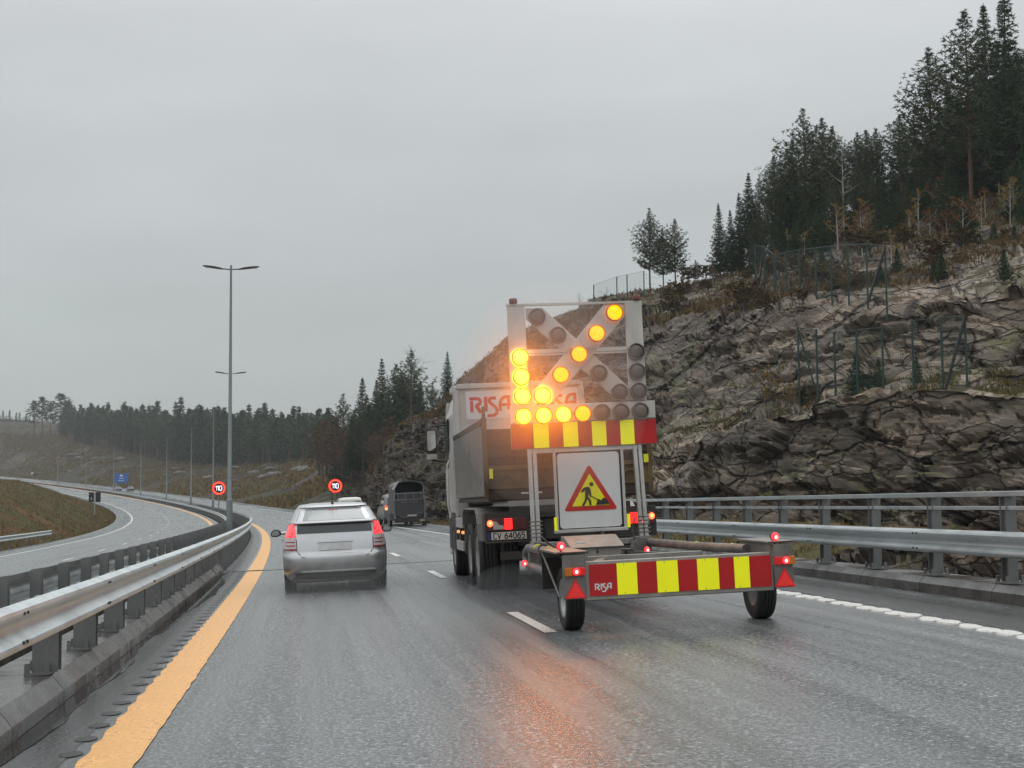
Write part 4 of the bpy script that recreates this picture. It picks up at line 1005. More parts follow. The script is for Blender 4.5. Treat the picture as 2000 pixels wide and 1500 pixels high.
# tipper body
zb, zt, yf = 1.53, 2.56, 5.55
for sx in (-1, 1):
    b = MB(); x0, x1 = sorted((sx * W, sx * (W - .05)))
    b.prism([(.02, zb), (yf, zb), (yf, zt + .02), (.55, zt), (.02, zt - .12)], 0, x0, x1); sd_ = b.build('body_side', M_BODY, tk, bevel=.008)
    b = MB(); b.prism([(sx * W, zb), (sx * (W - .05), zb), (sx * (W - .34), 1.37), (sx * (W - .30), 1.35), (sx * (W - .02), zb - .06)], 1, .02, yf); b.build('body_skirt', M_GREYL, tk)
    b = MB(); b.box(*sorted((sx * (W + .012), sx * (W - .062))), -.03, .035, 1.42, 2.62); b.prism([(-.03, 2.62), (.035, 2.62), (.015, 2.78), (-.01, 2.78)], 0, *sorted((sx * (W), sx * (W - .05)))); b.build('rear_corner_post', M_YRUST, tk, bevel=.006)
    b = MB(); b.box(*sorted((sx * (W + .015), sx * (W - .03))), .02, yf, zt - .035, zt + .035); b.build('top_rim', M_RUST, tk)
b = MB(); b.box(-W + .05, W - .05, .0, yf, 1.38, 1.44); b.build('body_floor', M_DARK, tk)
b = MB(); b.box(-W + .06, W - .06, -.02, .03, 1.90, 2.44)
for z in (2.02, 2.22): b.box(-W + .06, W - .06, -.05, -.02, z, z + .05)
for x in (-.8, -.25, .3, .85): b.box(x, x + .05, -.045, -.02, 1.92, 2.42)
b.build('tailgate', M_RUST, tk, bevel=.005)
b = MB(); n = 14
b.box(-W + .06, W - .06, -.06, .03, 1.84, 1.90); b.box(-W + .06, W - .06, -.06, .03, 1.56, 1.60); b.box(-W + .06, W - .06, -.02, .03, 1.60, 1.84)
for k in range(5):
    xc = -.92 + k * .46
    arcp = [(xc + .14 * math.cos(math.pi * i / 10), 1.61 + .17 * math.sin(math.pi * i / 10)) for i in range(11)]; arci = [(xc + .11 * math.cos(math.pi * i / 10), 1.61 + .14 * math.sin(math.pi * i / 10)) for i in range(10, -1, -1)]
    b.prism(arcp + arci, 1, -.05, -.02)
b.build('rear_crossmember', M_YRUST, tk, bevel=.003)
b = MB(); b.box(-W + .06, W - .06, -.04, .05, 1.40, 1.56); cm = b.build('lower_rear_beam', M_RUST, tk, bevel=.006)
b = MB()
for x in (-.72, -.52, .38, .56): b.box(x, x + .11, -.048, -.039, 1.475, 1.50)
b.build('reflective_strips', M_ALU, cm)
b = MB(); b.box(W - .12, W - .05, -.065, -.05, 1.86, 1.98); b.build('yellow_tag', M_YTAPE, tk)
b = MB(); b.box(-W + .07, -W + .12, -.065, -.045, 1.72, 1.86); b.build('yellow_tag', M_YTAPE, tk)
# headboard with logo panels
b = MB(); b.prism([(-W - .0, 2.4), (-W + .02, 3.42), (-W + .10, 3.55), (W - .1, 3.55), (W - .02, 3.42), (W, 2.4)], 1, yf, yf + .06); hb = b.build('headboard', M_WHITE, tk, bevel=.01)
b = MB(); b.prism([(-W + .06, 3.47), (-W + .1, 3.56), (W - .1, 3.56), (W - .06, 3.47)], 1, yf - .05, yf - .002); b.prism([(-W + .01, 2.62), (-W + .13, 2.62), (-W + .12, 3.46), (-W + .05, 3.46)], 1, yf - .04, yf - .002); b.prism([(W - .13, 2.62), (W - .01, 2.62), (W - .05, 3.46), (W - .12, 3.46)], 1, yf - .04, yf - .002); b.build('headboard_rim', M_WHITE, hb, bevel=.008)
M_LOGOR = simple('logo_red', (.55, .02, .015), .4, var=.06)
for x0 in (-.99, .25):
    b = MB(); b.box(x0, x0 + .90, yf - .012, yf - .001, 2.90, 3.42); lp_ = b.build('logo_panel', simple('logo_panel_white', (.62, .60, .60), .4, var=.04), hb)
    b = MB(); strokes(b, RISA, .2, Vector((x0 + .06, yf - .0125, 3.03)), Vector((1, 0, 0)), Vector((0, 0, 1)), Vector((0, -1, 0)), .285); b.build('lettering', M_LOGOR, lp_, fix=False)
b = MB(); b.box(-W + .02, W - .02, yf + .06, yf + .75, 3.42, 3.54); b.build('cab_protector', M_WHITE, tk, bevel=.02)
# cab
cab = MB(); y0, y1 = 6.0, 8.25
sec = [(-1.18, 1.0), (-1.245, 1.35), (-1.25, 2.25), (-1.20, 3.05), (-1.08, 3.42), (-.9, 3.52), (.9, 3.52), (1.08, 3.42), (1.20, 3.05), (1.25, 2.25), (1.245, 1.35), (1.18, 1.0)]
cab.prism(sec, 1, y0, y1 - .25); cb = cab.build('cab', M_WHITE, tk, bevel=.04)
b = MB(); b.prism([(y1 - .25, .45), (y1, .45), (y1 + .02, 1.9), (y1 - .18, 3.2), (y1 - .25, 3.4)], 0, -1.19, 1.19); b.build('cab_front', M_WHITE, tk, bevel=.03)
for sx in (-1, 1):
    b = MB(); b.prism([(6.9, 2.05), (7.85, 2.05), (7.8, 2.9), (6.9, 3.0)], 0, *sorted((sx * 1.255, sx * 1.22))); b.build('side_window', M_DGLASS, cb)
    b = MB(); b.box(*sorted((sx * 1.258, sx * 1.24)), 6.72, 6.8, 2.35, 2.65); b.build('side_marker', M_BLK, cb)
    b = MB(); b.tube([(sx * 1.27, 6.7, 1.2), (sx * 1.30, 6.7, 1.3), (sx * 1.30, 6.7, 2.1), (sx * 1.26, 6.7, 2.2)], .018, 6); b.build('grab_rail', M_ALU, cb)
    b = MB(); b.prism([(6.05, .5), (7.9, .5), (7.9, 1.05), (7.35, 1.12), (7.2, 1.2), (6.3, 1.2), (6.12, 1.05)], 0, *sorted((sx * 1.22, sx * .95))); b.build('wheel_arch_panel', M_DARK, tk)
    # mirror
    b = MB(); b.prism(rrect(*sorted((sx * 1.40, sx * 1.60)), 2.38, 2.86, .04), 1, 8.0, 8.12); mi_ = b.build('mirror', M_BLK, tk)
    b = MB(); b.prism(rrect(*sorted((sx * 1.415, sx * 1.585)), 2.44, 2.84, .03), 1, 7.992, 7.999); b.build('mirror_glass', simple('mirror_glass', (.5, .5, .5), .03, 1, var=0), mi_)
    b = MB(); b.prism(rrect(*sorted((sx * 1.40, sx * 1.60)), 2.27, 2.375, .03), 1, 7.98, 8.13); b.build('mirror_base', M_WHITE, mi_)
    b = MB(); b.tube([(sx * 1.2, 8.06, 2.95), (sx * 1.5, 8.06, 2.92), (sx * 1.5, 8.06, 2.84)], .02, 6); b.tube([(sx * 1.2, 8.06, 2.2), (sx * 1.5, 8.06, 2.25)], .02, 6); b.build('mirror_arm', M_BLK, mi_)
b = MB(); b.box(-1.0, 1.0, 8.2, 8.28, 2.0, 2.9); b.build('windscreen', M_DGLASS, cb)
b = MB(); b.box(-1.2, 1.2, 7.9, 8.4, .35, .75); b.build('bumper', M_WHITE, tk, bevel=.05)
b = MB(); b.box(-1.0, -.55, 5.72, 5.98, 1.3, 2.4); b.build('air_intake', M_BLK, tk, bevel=.02)
# ------------------------------------------------------------------ cars
def carpaint(name, col, rough=.3, metal=.55, coat=.6, dirt=(.16, .145, .13), amt=.35):
    m = Mt(name, col, rough, metal); n = m.noise(3, 6, .6, stretch=(1, 1, 1.5)); sp = m.n('ShaderNodeSeparateXYZ'); m.l(m.tc, sp.inputs[0])
    low = m.ramp(sp.outputs[2], (.25, 1.0), (.75, 0.15))
    m.set('Base Color', m.mix(m.math('MULTIPLY', m.math('MULTIPLY', m.ramp(n, (.35, .3), (.7, 1.0)), low), amt * 2), col, dirt)); m.b.inputs['Coat Weight'].default_value = coat; m.b.inputs['Coat Roughness'].default_value = .1; return m.m
class Car:
    """body from tables: half width, rear y and front y for each height"""
    def __init__(s, rows, wrap=.10, corner=.34):
        s.z = [r[0] for r in rows]; s.w = [r[1] for r in rows]; s.r = [r[2] for r in rows]; s.f = [r[3] for r in rows]; s.wrap = wrap; s.corner = corner
    def W(s, z): return float(np.interp(z, s.z, s.w))
    def off(s, t): t = abs(t); return s.wrap * t * t + s.corner * max(0, (t - .78) / .22)**2.4
    def rear(s, x, z): w_ = s.W(z); return float(np.interp(z, s.z, s.r)) + s.off(min(1, abs(x) / w_))
    def front(s, x, z): w_ = s.W(z); return float(np.interp(z, s.z, s.f)) - s.off(min(1, abs(x) / w_)) * 1.2
    def body(s, mat, parent, nm='body'):
        b = MB(); nx = 24; zs = []
        for i in range(len(s.z) - 1): zs += [s.z[i] + (s.z[i + 1] - s.z[i]) * k / 2 for k in range(2)]
        zs.append(s.z[-1]); ts = [math.sin(math.pi / 2 * (2 * j / nx - 1)) for j in range(nx + 1)]; n = len(zs)
        for fn in (s.rear, s.front):
            vs = [(t * s.W(z), fn(t * s.W(z), z), z) for z in zs for t in ts]; k = nx + 1
            b.add(vs, [(i * k + j, i * k + j + 1, (i + 1) * k + j + 1, (i + 1) * k + j) for i in range(n - 1) for j in range(nx)], 0, True)
        for sx in (-1, 1):
            vs = []; m = 10
            for z in zs:
                w_ = s.W(z); a, c = s.rear(w_, z), s.front(w_, z)
                for j in range(m + 1): vs.append((sx * w_ * (1 + .012 * math.sin(math.pi * j / m)), a + (c - a) * j / m, z))
            k = m + 1; b.add(vs, [(i * k + j, i * k + j + 1, (i + 1) * k + j + 1, (i + 1) * k + j) for i in range(n - 1) for j in range(m)], 0, True)
        for z, nn in ((zs[-1], 1), (zs[0], 0)):
            w_ = s.W(z); vs = [(t * w_, s.rear(t * w_, z), z) for t in ts] + [(t * w_, s.front(t * w_, z), z) for t in ts]; k = nx + 1
            b.add(vs, [(j, j + 1, k + j + 1, k + j) for j in range(nx)], 0, bool(nn))
        o = b.build(nm, mat, parent)
        import bmesh
        bm = bmesh.new(); bm.from_mesh(o.data); bmesh.ops.remove_doubles(bm, verts=bm.verts, dist=.004); bmesh.ops.recalc_face_normals(bm, faces=bm.faces); bm.to_mesh(o.data); bm.free()
        return o
    def patch(s, xz, mat, parent, nm, lift=.006, fn=None, nx=10, nz=6, thick=0):
        """xz = 4 corners (bl, br, tr, tl) in (x, z) on the rear surface"""
        fn = fn or s.rear; b = MB(); vs = []
        sg = -1 if fn == s.rear else 1
        for i in range(nz + 1):
            v = i / nz
            for j in range(nx + 1):
                u = j / nx; x = (xz[0][0] * (1 - u) + xz[1][0] * u) * (1 - v) + (xz[3][0] * (1 - u) + xz[2][0] * u) * v
                z = (xz[0][1] * (1 - u) + xz[1][1] * u) * (1 - v) + (xz[3][1] * (1 - u) + xz[2][1] * u) * v
                vs.append((x * (1 + (.004 if lift > 0 else 0)), fn(x, z) + sg * lift, z))
        k = nx + 1; b.add(vs, [(i * k + j, i * k + j + 1, (i + 1) * k + j + 1, (i + 1) * k + j) for i in range(nz) for j in range(nx)], 0, True)
        return b.build(nm, mat, parent)
    def side(s, yz, mat, parent, nm, lift=.008):
        os_ = []
        for sx in (-1, 1):
            b = MB(); b.add([(sx * (s.W(z) * 1.011 + lift), y, z) for y, z in yz], [tuple(range(len(yz)))]); os_.append(b.build(nm, mat, parent))
        return os_
M_SILV = carpaint('silver_car_paint', (.53, .53, .54), .3, .6, amt=.5)
M_GLASSC = Mt('car_window_glass', (.05, .055, .055), .06).m
M_GLASSC2 = Mt('wet_rear_glass', (.20, .22, .22), .16).m
M_TAILC = simple('clear_tail_lens', (.50, .44, .44), .2, var=.25, scale=14); M_TAILR = simple('dark_red_tail_lens', (.30, .03, .035), .2, var=.2, scale=12)
def tail_led():
    m = Mt('lit_tail_lamp', (.3, .01, .01), .25); n = m.noise(26, 3, .6); m.b.inputs['Emission Strength'].default_value = 1.25
    m.set('Emission Color', m.ramp(n, (.38, (.85, .01, .02)), (.6, (1, .10, .12)))); return m.m
M_TAILL = tail_led()
rows = [(.19, .78, .16, 4.25), (.25, .83, .06, 4.38), (.36, .865, .012, 4.44), (.50, .875, .0, 4.46), (.63, .875, .02, 4.43), (.645, .875, .045, 4.42), (.75, .872, .075, 4.35), (.86, .856, .11, 4.05), (.97, .825, .15, 3.65), (1.08, .785, .19, 3.30),
        (1.14, .755, .215, 3.2), (1.155, .748, .17, 3.16), (1.18, .738, .19, 3.1), (1.19, .732, .27, 3.0), (1.28, .695, .50, 2.75), (1.36, .655, .74, 2.55), (1.40, .625, .86, 2.45), (1.42, .61, .82, 2.4), (1.455, .58, .95, 2.3), (1.482, .53, 1.4, 2.15), (1.495, .42, 1.7, 2.05)]
C = Car(rows)
pr = empty('silver_hatchback', road_frame(24.95, .40)); tag(pr, 'silver hatchback with lit red tail lights driving ahead beside the truck', 'car')
bd = C.body(M_SILV, pr)
C.patch([(-.635, 1.195), (.635, 1.195), (.56, 1.385), (-.56, 1.385)], M_GLASSC2, pr, 'rear_window')
C.patch([(-.625, .985), (.625, .985), (.615, 1.135), (-.615, 1.135)], M_GLASSC, pr, 'lower_rear_window')
C.patch([(-.54, 1.41), (.54, 1.41), (.52, 1.45), (-.52, 1.45)], M_SILV, pr, 'spoiler', .014)
C.patch([(-.65, 1.145), (.65, 1.145), (.64, 1.178), (-.64, 1.178)], M_SILV, pr, 'spoiler_bar', .022)
for sx in (-1, 1):
    q = lambda *p: [(sx * a, c) for a, c in p]
    C.patch(q((.645, .93), (.825, .93), (.755, 1.14), (.675, 1.15)), M_TAILL, pr, 'tail_light', .012)
    C.patch(q((.64, .74), (.855, .74), (.828, .925), (.645, .925)), M_TAILC, pr, 'reversing_light', .012)
    C.patch(q((.645, .715), (.85, .715), (.845, .742), (.64, .742)), M_TAILR, pr, 'reflector_strip', .014)
    for zz in (.785, .845): C.patch(q((.66, zz), (.82, zz), (.82, zz + .018), (.66, zz + .018)), M_TAILR, pr, 'reflector_strip', .016)
    # tailgate shut line
    b = MB(); pts = [(.635, .88), (.635, .70), (.55, .60), (.50, .585)]; b.tube([(sx * a, C.rear(a, c) - .002, c) for a, c in pts], .005, 5); b.build('shut_line', M_BLK, pr)
    # mirrors
    b = MB(); b.prism([(sx * (.87 + a), c) for a, c in ((.06, .93), (.13, .90), (.235, .905), (.25, .94), (.24, 1.0), (.19, 1.04), (.10, 1.035), (.06, .99))], 1, 2.95, 3.12); mi_ = b.build('mirror', M_BLK, pr, bevel=.02)
    b = MB(); b.prism([(sx * (.87 + a), c) for a, c in ((.085, .945), (.135, .922), (.225, .925), (.23, .98), (.18, 1.02), (.11, 1.015))], 1, 2.942, 2.952); b.build('mirror_glass', simple('mirror_reflecting', (.35, .37, .37), .06, 1, var=0), mi_)
    b = MB(); b.tube([(sx * .80, 3.05, .97), (sx * .93, 3.02, .96)], .03, 8); b.build('mirror_arm', M_SILV, mi_)
    b = MB(); b.box(*sorted((sx * .873, sx * .90)), 1.75, 1.95, .84, .87); b.build('door_handle', M_SILV, pr)
    for y in (.80, 3.5): wheel(pr, sx * .765, y, .315, .20, M_RIM, out=sx)
C.side([(1.15, 1.04), (2.95, 1.04), (2.45, 1.36), (1.45, 1.37)], M_GLASSC, pr, 'side_window')
C.patch([(-.60, .345), (.66, .345), (.64, .375), (-.56, .375)], simple('bumper_highlight', (.62, .62, .62), .3, .3), pr, 'crease_highlight', .014)  # highlight along the bumper crease, painted as a lighter strip
b = MB(); b.box(-.70, .70, .10, 4.2, .17, .30); b.build('underbody', M_DARK, pr, bevel=.03)
C.patch([(-.62, .195), (.62, .195), (.68, .335), (-.68, .335)], M_DARK, pr, 'bumper_skirt', .01)
b = MB(); b.tube([(0, 1.18, 1.455), (0, 1.10, 1.50)], [.035, .012], 8); b.tube([(0, 1.14, 1.47), (-.005, .92, 1.70)], .006, 5); b.build('aerial', M_BLK, pr)
C.patch([(-.27, .70), (.27, .70), (.27, .815), (-.27, .815)], simple('blank_plate', (.55, .55, .54), .4), pr, 'number_plate', .014)
C.patch([(-.30, .83), (.30, .83), (.30, .86), (-.30, .86)], M_SILV, pr, 'garnish', .02)
C.patch([(-.08, 1.355), (.08, 1.355), (.08, 1.375), (-.08, 1.375)], M_TAILR, pr, 'brake_light', .012)

# white off-roader ahead, mostly hidden by the silver car
rows = [(.35, .78, .1, 4.4), (.5, .86, .0, 4.5), (.9, .88, .02, 4.45), (1.05, .875, .04, 4.1), (1.15, .86, .06, 3.3), (1.65, .76, .22, 2.6), (1.78, .72, .32, 2.4), (1.84, .60, .5, 2.2), (1.86, .4, .7, 2.0)]
M_CREAM = carpaint('cream_car_paint', (.62, .60, .53), .35, .05)
C2 = Car(rows, .05, .16); sv = empty('cream_offroader', road_frame(99, 4.72)); tag(sv, 'cream off-road car whose roof shows just above the silver hatchback', 'car')
C2.body(M_CREAM, sv); C2.patch([(-.72, 1.18), (.72, 1.18), (.64, 1.62), (-.64, 1.62)], M_GLASSC, sv, 'rear_window', .015)
C2.side([(.5, 1.2), (3.0, 1.2), (2.6, 1.62), (.55, 1.64)], M_GLASSC, sv, 'side_window')
b = MB(); 
for sx in (-1, 1): b.tube([(sx * .62, .5, 1.9), (sx * .62, 2.2, 1.9)], .02, 6)
b.box(-.64, .64, .9, .94, 1.88, 1.92); b.box(-.64, .64, 1.8, 1.84, 1.88, 1.92); b.build('roof_rack', M_BLK, sv)
b = MB(); b.ell((.52, .02, 1.3), (.12, .05, .12), 8); b.build('spare_cover', simple('yellow_cover', (.7, .68, .25), .5), sv)
for sx in (-1, 1):
    C2.patch([(sx * .72, .85), (sx * .86, .85), (sx * .85, 1.08), (sx * .73, 1.08)], M_TAILR, sv, 'tail_light', .01)
    for y in (.85, 3.5): wheel(sv, sx * .76, y, .36, .24, M_RIM, out=sx, n=20)

# horse trailer on the hard shoulder with its tow car
ht = empty('horse_trailer', road_frame(85, 7.05)); tag(ht, 'dark grey horse trailer with arched roof and open top rear, near the rock cut', 'trailer')
M_HT = simple('dark_trailer_ramp', (.035, .032, .036), .5, var=.15, dirt=(.07, .06, .055)); M_HTF = simple('trailer_frame_grey', (.16, .17, .17), .45, .4, var=.15); M_HTS = simple('trailer_side', (.07, .07, .075), .45, var=.15)
def arch(w_, zb_, zs_, zt_, n=12):
    p = [(-w_, zb_), (w_, zb_), (w_, zs_)]
    for k in range(1, n): a = math.pi * k / n; p.append((w_ * math.cos(a)**1 if False else w_ * (abs(math.cos(a))**.75) * (1 if math.cos(a) > 0 else -1), zs_ + (zt_ - zs_) * math.sin(a)**.8))
    return p + [(-w_, zs_)]
out_, inn = arch(.88, .45, 2.15, 2.62), arch(.83, .50, 2.12, 2.56)
b = MB(); n = len(out_)
for y0_, y1_ in ((0, 3.1),):
    vs = [Vector((x, y, z)) for y in (y0_, y1_) for x, z in out_] + [Vector((x, y, z)) for y in (y0_, y1_) for x, z in inn]
    fs = [(i, (i + 1) % n, n + (i + 1) % n, n + i) for i in range(n)] + [(2 * n + i, 2 * n + (i + 1) % n, 3 * n + (i + 1) % n, 3 * n + i) for i in range(n)] + [(i, (i + 1) % n, 2 * n + (i + 1) % n, 2 * n + i) for i in range(n)] + [tuple(range(n, 2 * n))]
    b.add(vs, fs)
b.build('shell', M_HTS, ht)
b = MB(); b.prism([(-.86, 2.1), (-.97, 2.15), (-.80, 2.45), (-.60, 2.62), (-.56, 2.58)], 1, -.04, .04); b.build('roof_edge_light', M_ALU, ht)
b = MB(); b.prism([(-.84, .72), (-.60, .50), (.60, .50), (.84, .72), (.86, 1.52), (-.86, 1.50)], 1, -.07, -.01); b.build('ramp', M_HT, ht, bevel=.01)
b = MB(); b.box(-.84, .86, -.05, -.01, 1.86, 1.93); b.box(-.86, .86, -.05, -.01, 1.50, 1.55)
for x in (-.86, -.68, -.22, .24, .68, .82): b.box(x, x + .04, -.045, -.012, 1.53, 1.88)
b.build('upper_frame', M_HTF, ht)
b = MB(); b.box(-.66, .22, -.035, -.015, 1.56, 1.85); b.box(.28, .66, -.035, -.015, 1.56, 1.85); b.build('upper_panel', M_HT, ht)
b = MB(); b.box(-.88, -.80, -.06, .02, .45, 2.15); b.build('corner_post', M_HTF, ht)
b = MB(); b.box(.80, .88, -.06, .02, .45, 2.15); b.build('corner_post', M_HTF, ht)
b = MB()
for k, x in enumerate((-.48, -.40, -.30, -.16, -.02, .10, .22, .34)): b.box(x, x + .075, -.078, -.071, 1.36, 1.41)
b.build('worn_marks', simple('worn_grey_marks', (.13, .12, .12), .5), ht)
b = MB(); b.box(-.15, .38, -.085, -.072, .56, .66); b.build('number_plate', simple('dim_plate', (.4, .38, .35), .4), ht)
b = MB(); b.tube([(-.55, -.09, .58), (-.3, -.09, .50), (-.15, -.09, .50)], .02, 6); b.tube([(.38, -.09, .66), (.5, -.09, .74), (.7, -.09, .74)], .02, 6); b.build('ramp_bar', M_HTF, ht)
b = MB(); b.box(-.88, 1.0, -.06, .2, .22, .42); b.box(-.95, 1.1, -.04, .1, .10, .16); b.build('rear_bumper', M_DARK, ht)
b = MB(); b.box(.55, .85, -.075, -.065, .24, .38); b.build('rear_light', simple('dim_light', (.28, .22, .17), .4), ht)
for sx in (-1, 1):
    b = MB(); b.prism([(.9, .35), (1.0, .75), (2.3, .75), (2.4, .35)], 0, *sorted((sx * .89, sx * 1.10))); b.build('mudguard', M_HTS, ht)
    for y in (1.3, 2.0): wheel(ht, sx * 1.0, y, .30, .18, M_RIMW, out=sx, n=18)
b = MB(); b.prism([(-.5, 3.1), (.5, 3.1), (.05, 4.2), (-.05, 4.2)], 2, .42, .52); b.build('drawbar', M_DARK, ht)
rows = [(.35, .80, .1, 4.9), (.5, .90, .0, 5.0), (.9, .92, .02, 4.9), (1.1, .91, .04, 4.4), (1.2, .89, .08, 3.8), (1.7, .80, .25, 3.0), (1.85, .75, .4, 2.8), (1.92, .5, .6, 2.4)]
C3 = Car(rows, .05, .16); tw = empty('tow_van', road_frame(89.8, 6.95)); tag(tw, 'grey van with a lit orange rear lamp, half hidden behind the horse trailer', 'van')
C3.body(carpaint('grey_van_paint', (.16, .17, .165), .35, .4), tw)
C3.patch([(-.72, 1.2), (.72, 1.2), (.66, 1.68), (-.66, 1.68)], M_GLASSC, tw, 'rear_window', .015); C3.side([(.7, 1.22), (3.6, 1.22), (3.0, 1.68), (.75, 1.7)], M_GLASSC, tw, 'side_window')
for sx in (-1, 1):
    C3.patch([(sx * .70, .95), (sx * .86, .95), (sx * .86, 1.10), (sx * .70, 1.10)], emis('lit_amber_tail', (1, .45, .15), 1.6), tw, 'turn_signal', .02); C3.patch([(sx * .70, 1.10), (sx * .86, 1.10), (sx * .85, 1.25), (sx * .70, 1.25)], emis('lit_red_tail', (1, .10, .06), 1.0), tw, 'tail_light', .02)
    b = MB(); b.ell((sx * 1.02, 3.5, 1.28), (.11, .06, .09), 8); b.build('mirror', M_BLK, tw)
    for y in (.9, 3.9): wheel(tw, sx * .8, y, .34, .22, M_RIM, out=sx, n=20)
# two small dark cars far round the bend
rows = [(.25, .75, .1, 4.3), (.5, .86, .0, 4.4), (.85, .86, .05, 4.2), (.95, .80, .3, 3.4), (1.3, .62, .8, 2.7), (1.42, .5, 1.1, 2.4)]
C4 = Car(rows); M_DCAR = carpaint('dark_car_paint', (.02, .025, .04), .3, .3)
fc0 = empty('far_car', road_frame(452, 1.2)); tag(fc0, 'tiny dark car at the far end of the curve, left of its twin', 'car', 'cars far round the bend')
C4.body(M_DCAR, fc0); C4.patch([(-.5, .98), (.5, .98), (.45, 1.3), (-.45, 1.3)], M_GLASSC, fc0, 'rear_window')
for sx in (-1, 1):
    for y in (.8, 3.5): wheel(fc0, sx * .74, y, .31, .2, M_RIM, out=sx, n=14)
fc1 = copy_tree(fc0); fc1.matrix_world = road_frame(448, 4.2); tag(fc1, 'tiny dark car at the far end of the curve, right of its twin', 'car', 'cars far round the bend')
# ------------------------------------------------------------------ trees
def leafmat(name, c1, c2, c3):
    m = Mt(name, c1, .75); m.b.inputs['Specular IOR Level'].default_value = .2
    n = m.noise(1.4, 5, .7); n2 = m.noise(9, 3, .7)
    c = m.ramp(n, (.33, c1), (.52, c2), (.68, c3)); c = m.mix(m.ramp(n2, (.35, 0.0), (.7, .6)), c, m.mix(1.0, c, (.35, .38, .35), 'MULTIPLY')); m.set('Base Color', c); return m.m
M_PINE = leafmat('pine_needles', (.045, .07, .032), (.07, .105, .05), (.12, .15, .068)); M_SPRUCE = leafmat('spruce_needles', (.03, .052, .028), (.05, .08, .04), (.085, .115, .052))
M_YOUNG = leafmat('young_spruce_needles', (.03, .06, .025), (.045, .085, .035), (.07, .11, .045))
M_BROWN = leafmat('brown_leaves', (.13, .078, .045), (.17, .105, .06), (.21, .135, .08)); M_GOLD = leafmat('yellow_leaves', (.22, .13, .03), (.30, .19, .04), (.38, .26, .06))
M_ORNG = leafmat('orange_leaves', (.17, .065, .02), (.22, .09, .025), (.28, .13, .035)); M_HEATH = leafmat('heather_and_bracken', (.12, .07, .032), (.155, .10, .042), (.09, .10, .036))
M_BARK = simple('grey_bark', (.085, .07, .06), .85, var=.35, scale=8, bump=.3); M_BARKR = simple('reddish_pine_bark', (.15, .085, .055), .85, var=.3, scale=8, bump=.3); M_BIRCH = simple('birch_bark', (.42, .40, .36), .7, var=.3, scale=5, dirt=(.05, .045, .04), dirtamt=.8)
def clump(b, c, r, n, rg, thin=.16, flat=.6, drop=0):
    """a tuft of narrow leaf-sized blades round c"""
    c = Vector(c)
    for _ in range(n):
        d = Vector((rg.gauss(0, 1), rg.gauss(0, 1), rg.gauss(0, 1) * flat - drop)); d.normalize(); l_ = r * rg.uniform(.55, 1.15)
        s = d.cross(Vector((rg.gauss(0, 1), rg.gauss(0, 1), rg.gauss(0, 1)))); s.normalize(); o = c + d * (l_ * rg.uniform(-.15, .25))
        b.add([o - s * (l_ * thin), o + s * (l_ * thin), o + d * l_], [(0, 1, 2)])
def tree_obj(name, crown, trunk, ml, mb):
    r = empty(name); trunk.build('trunk', mb, r); crown.build('crown', ml, r, fix=False); return r
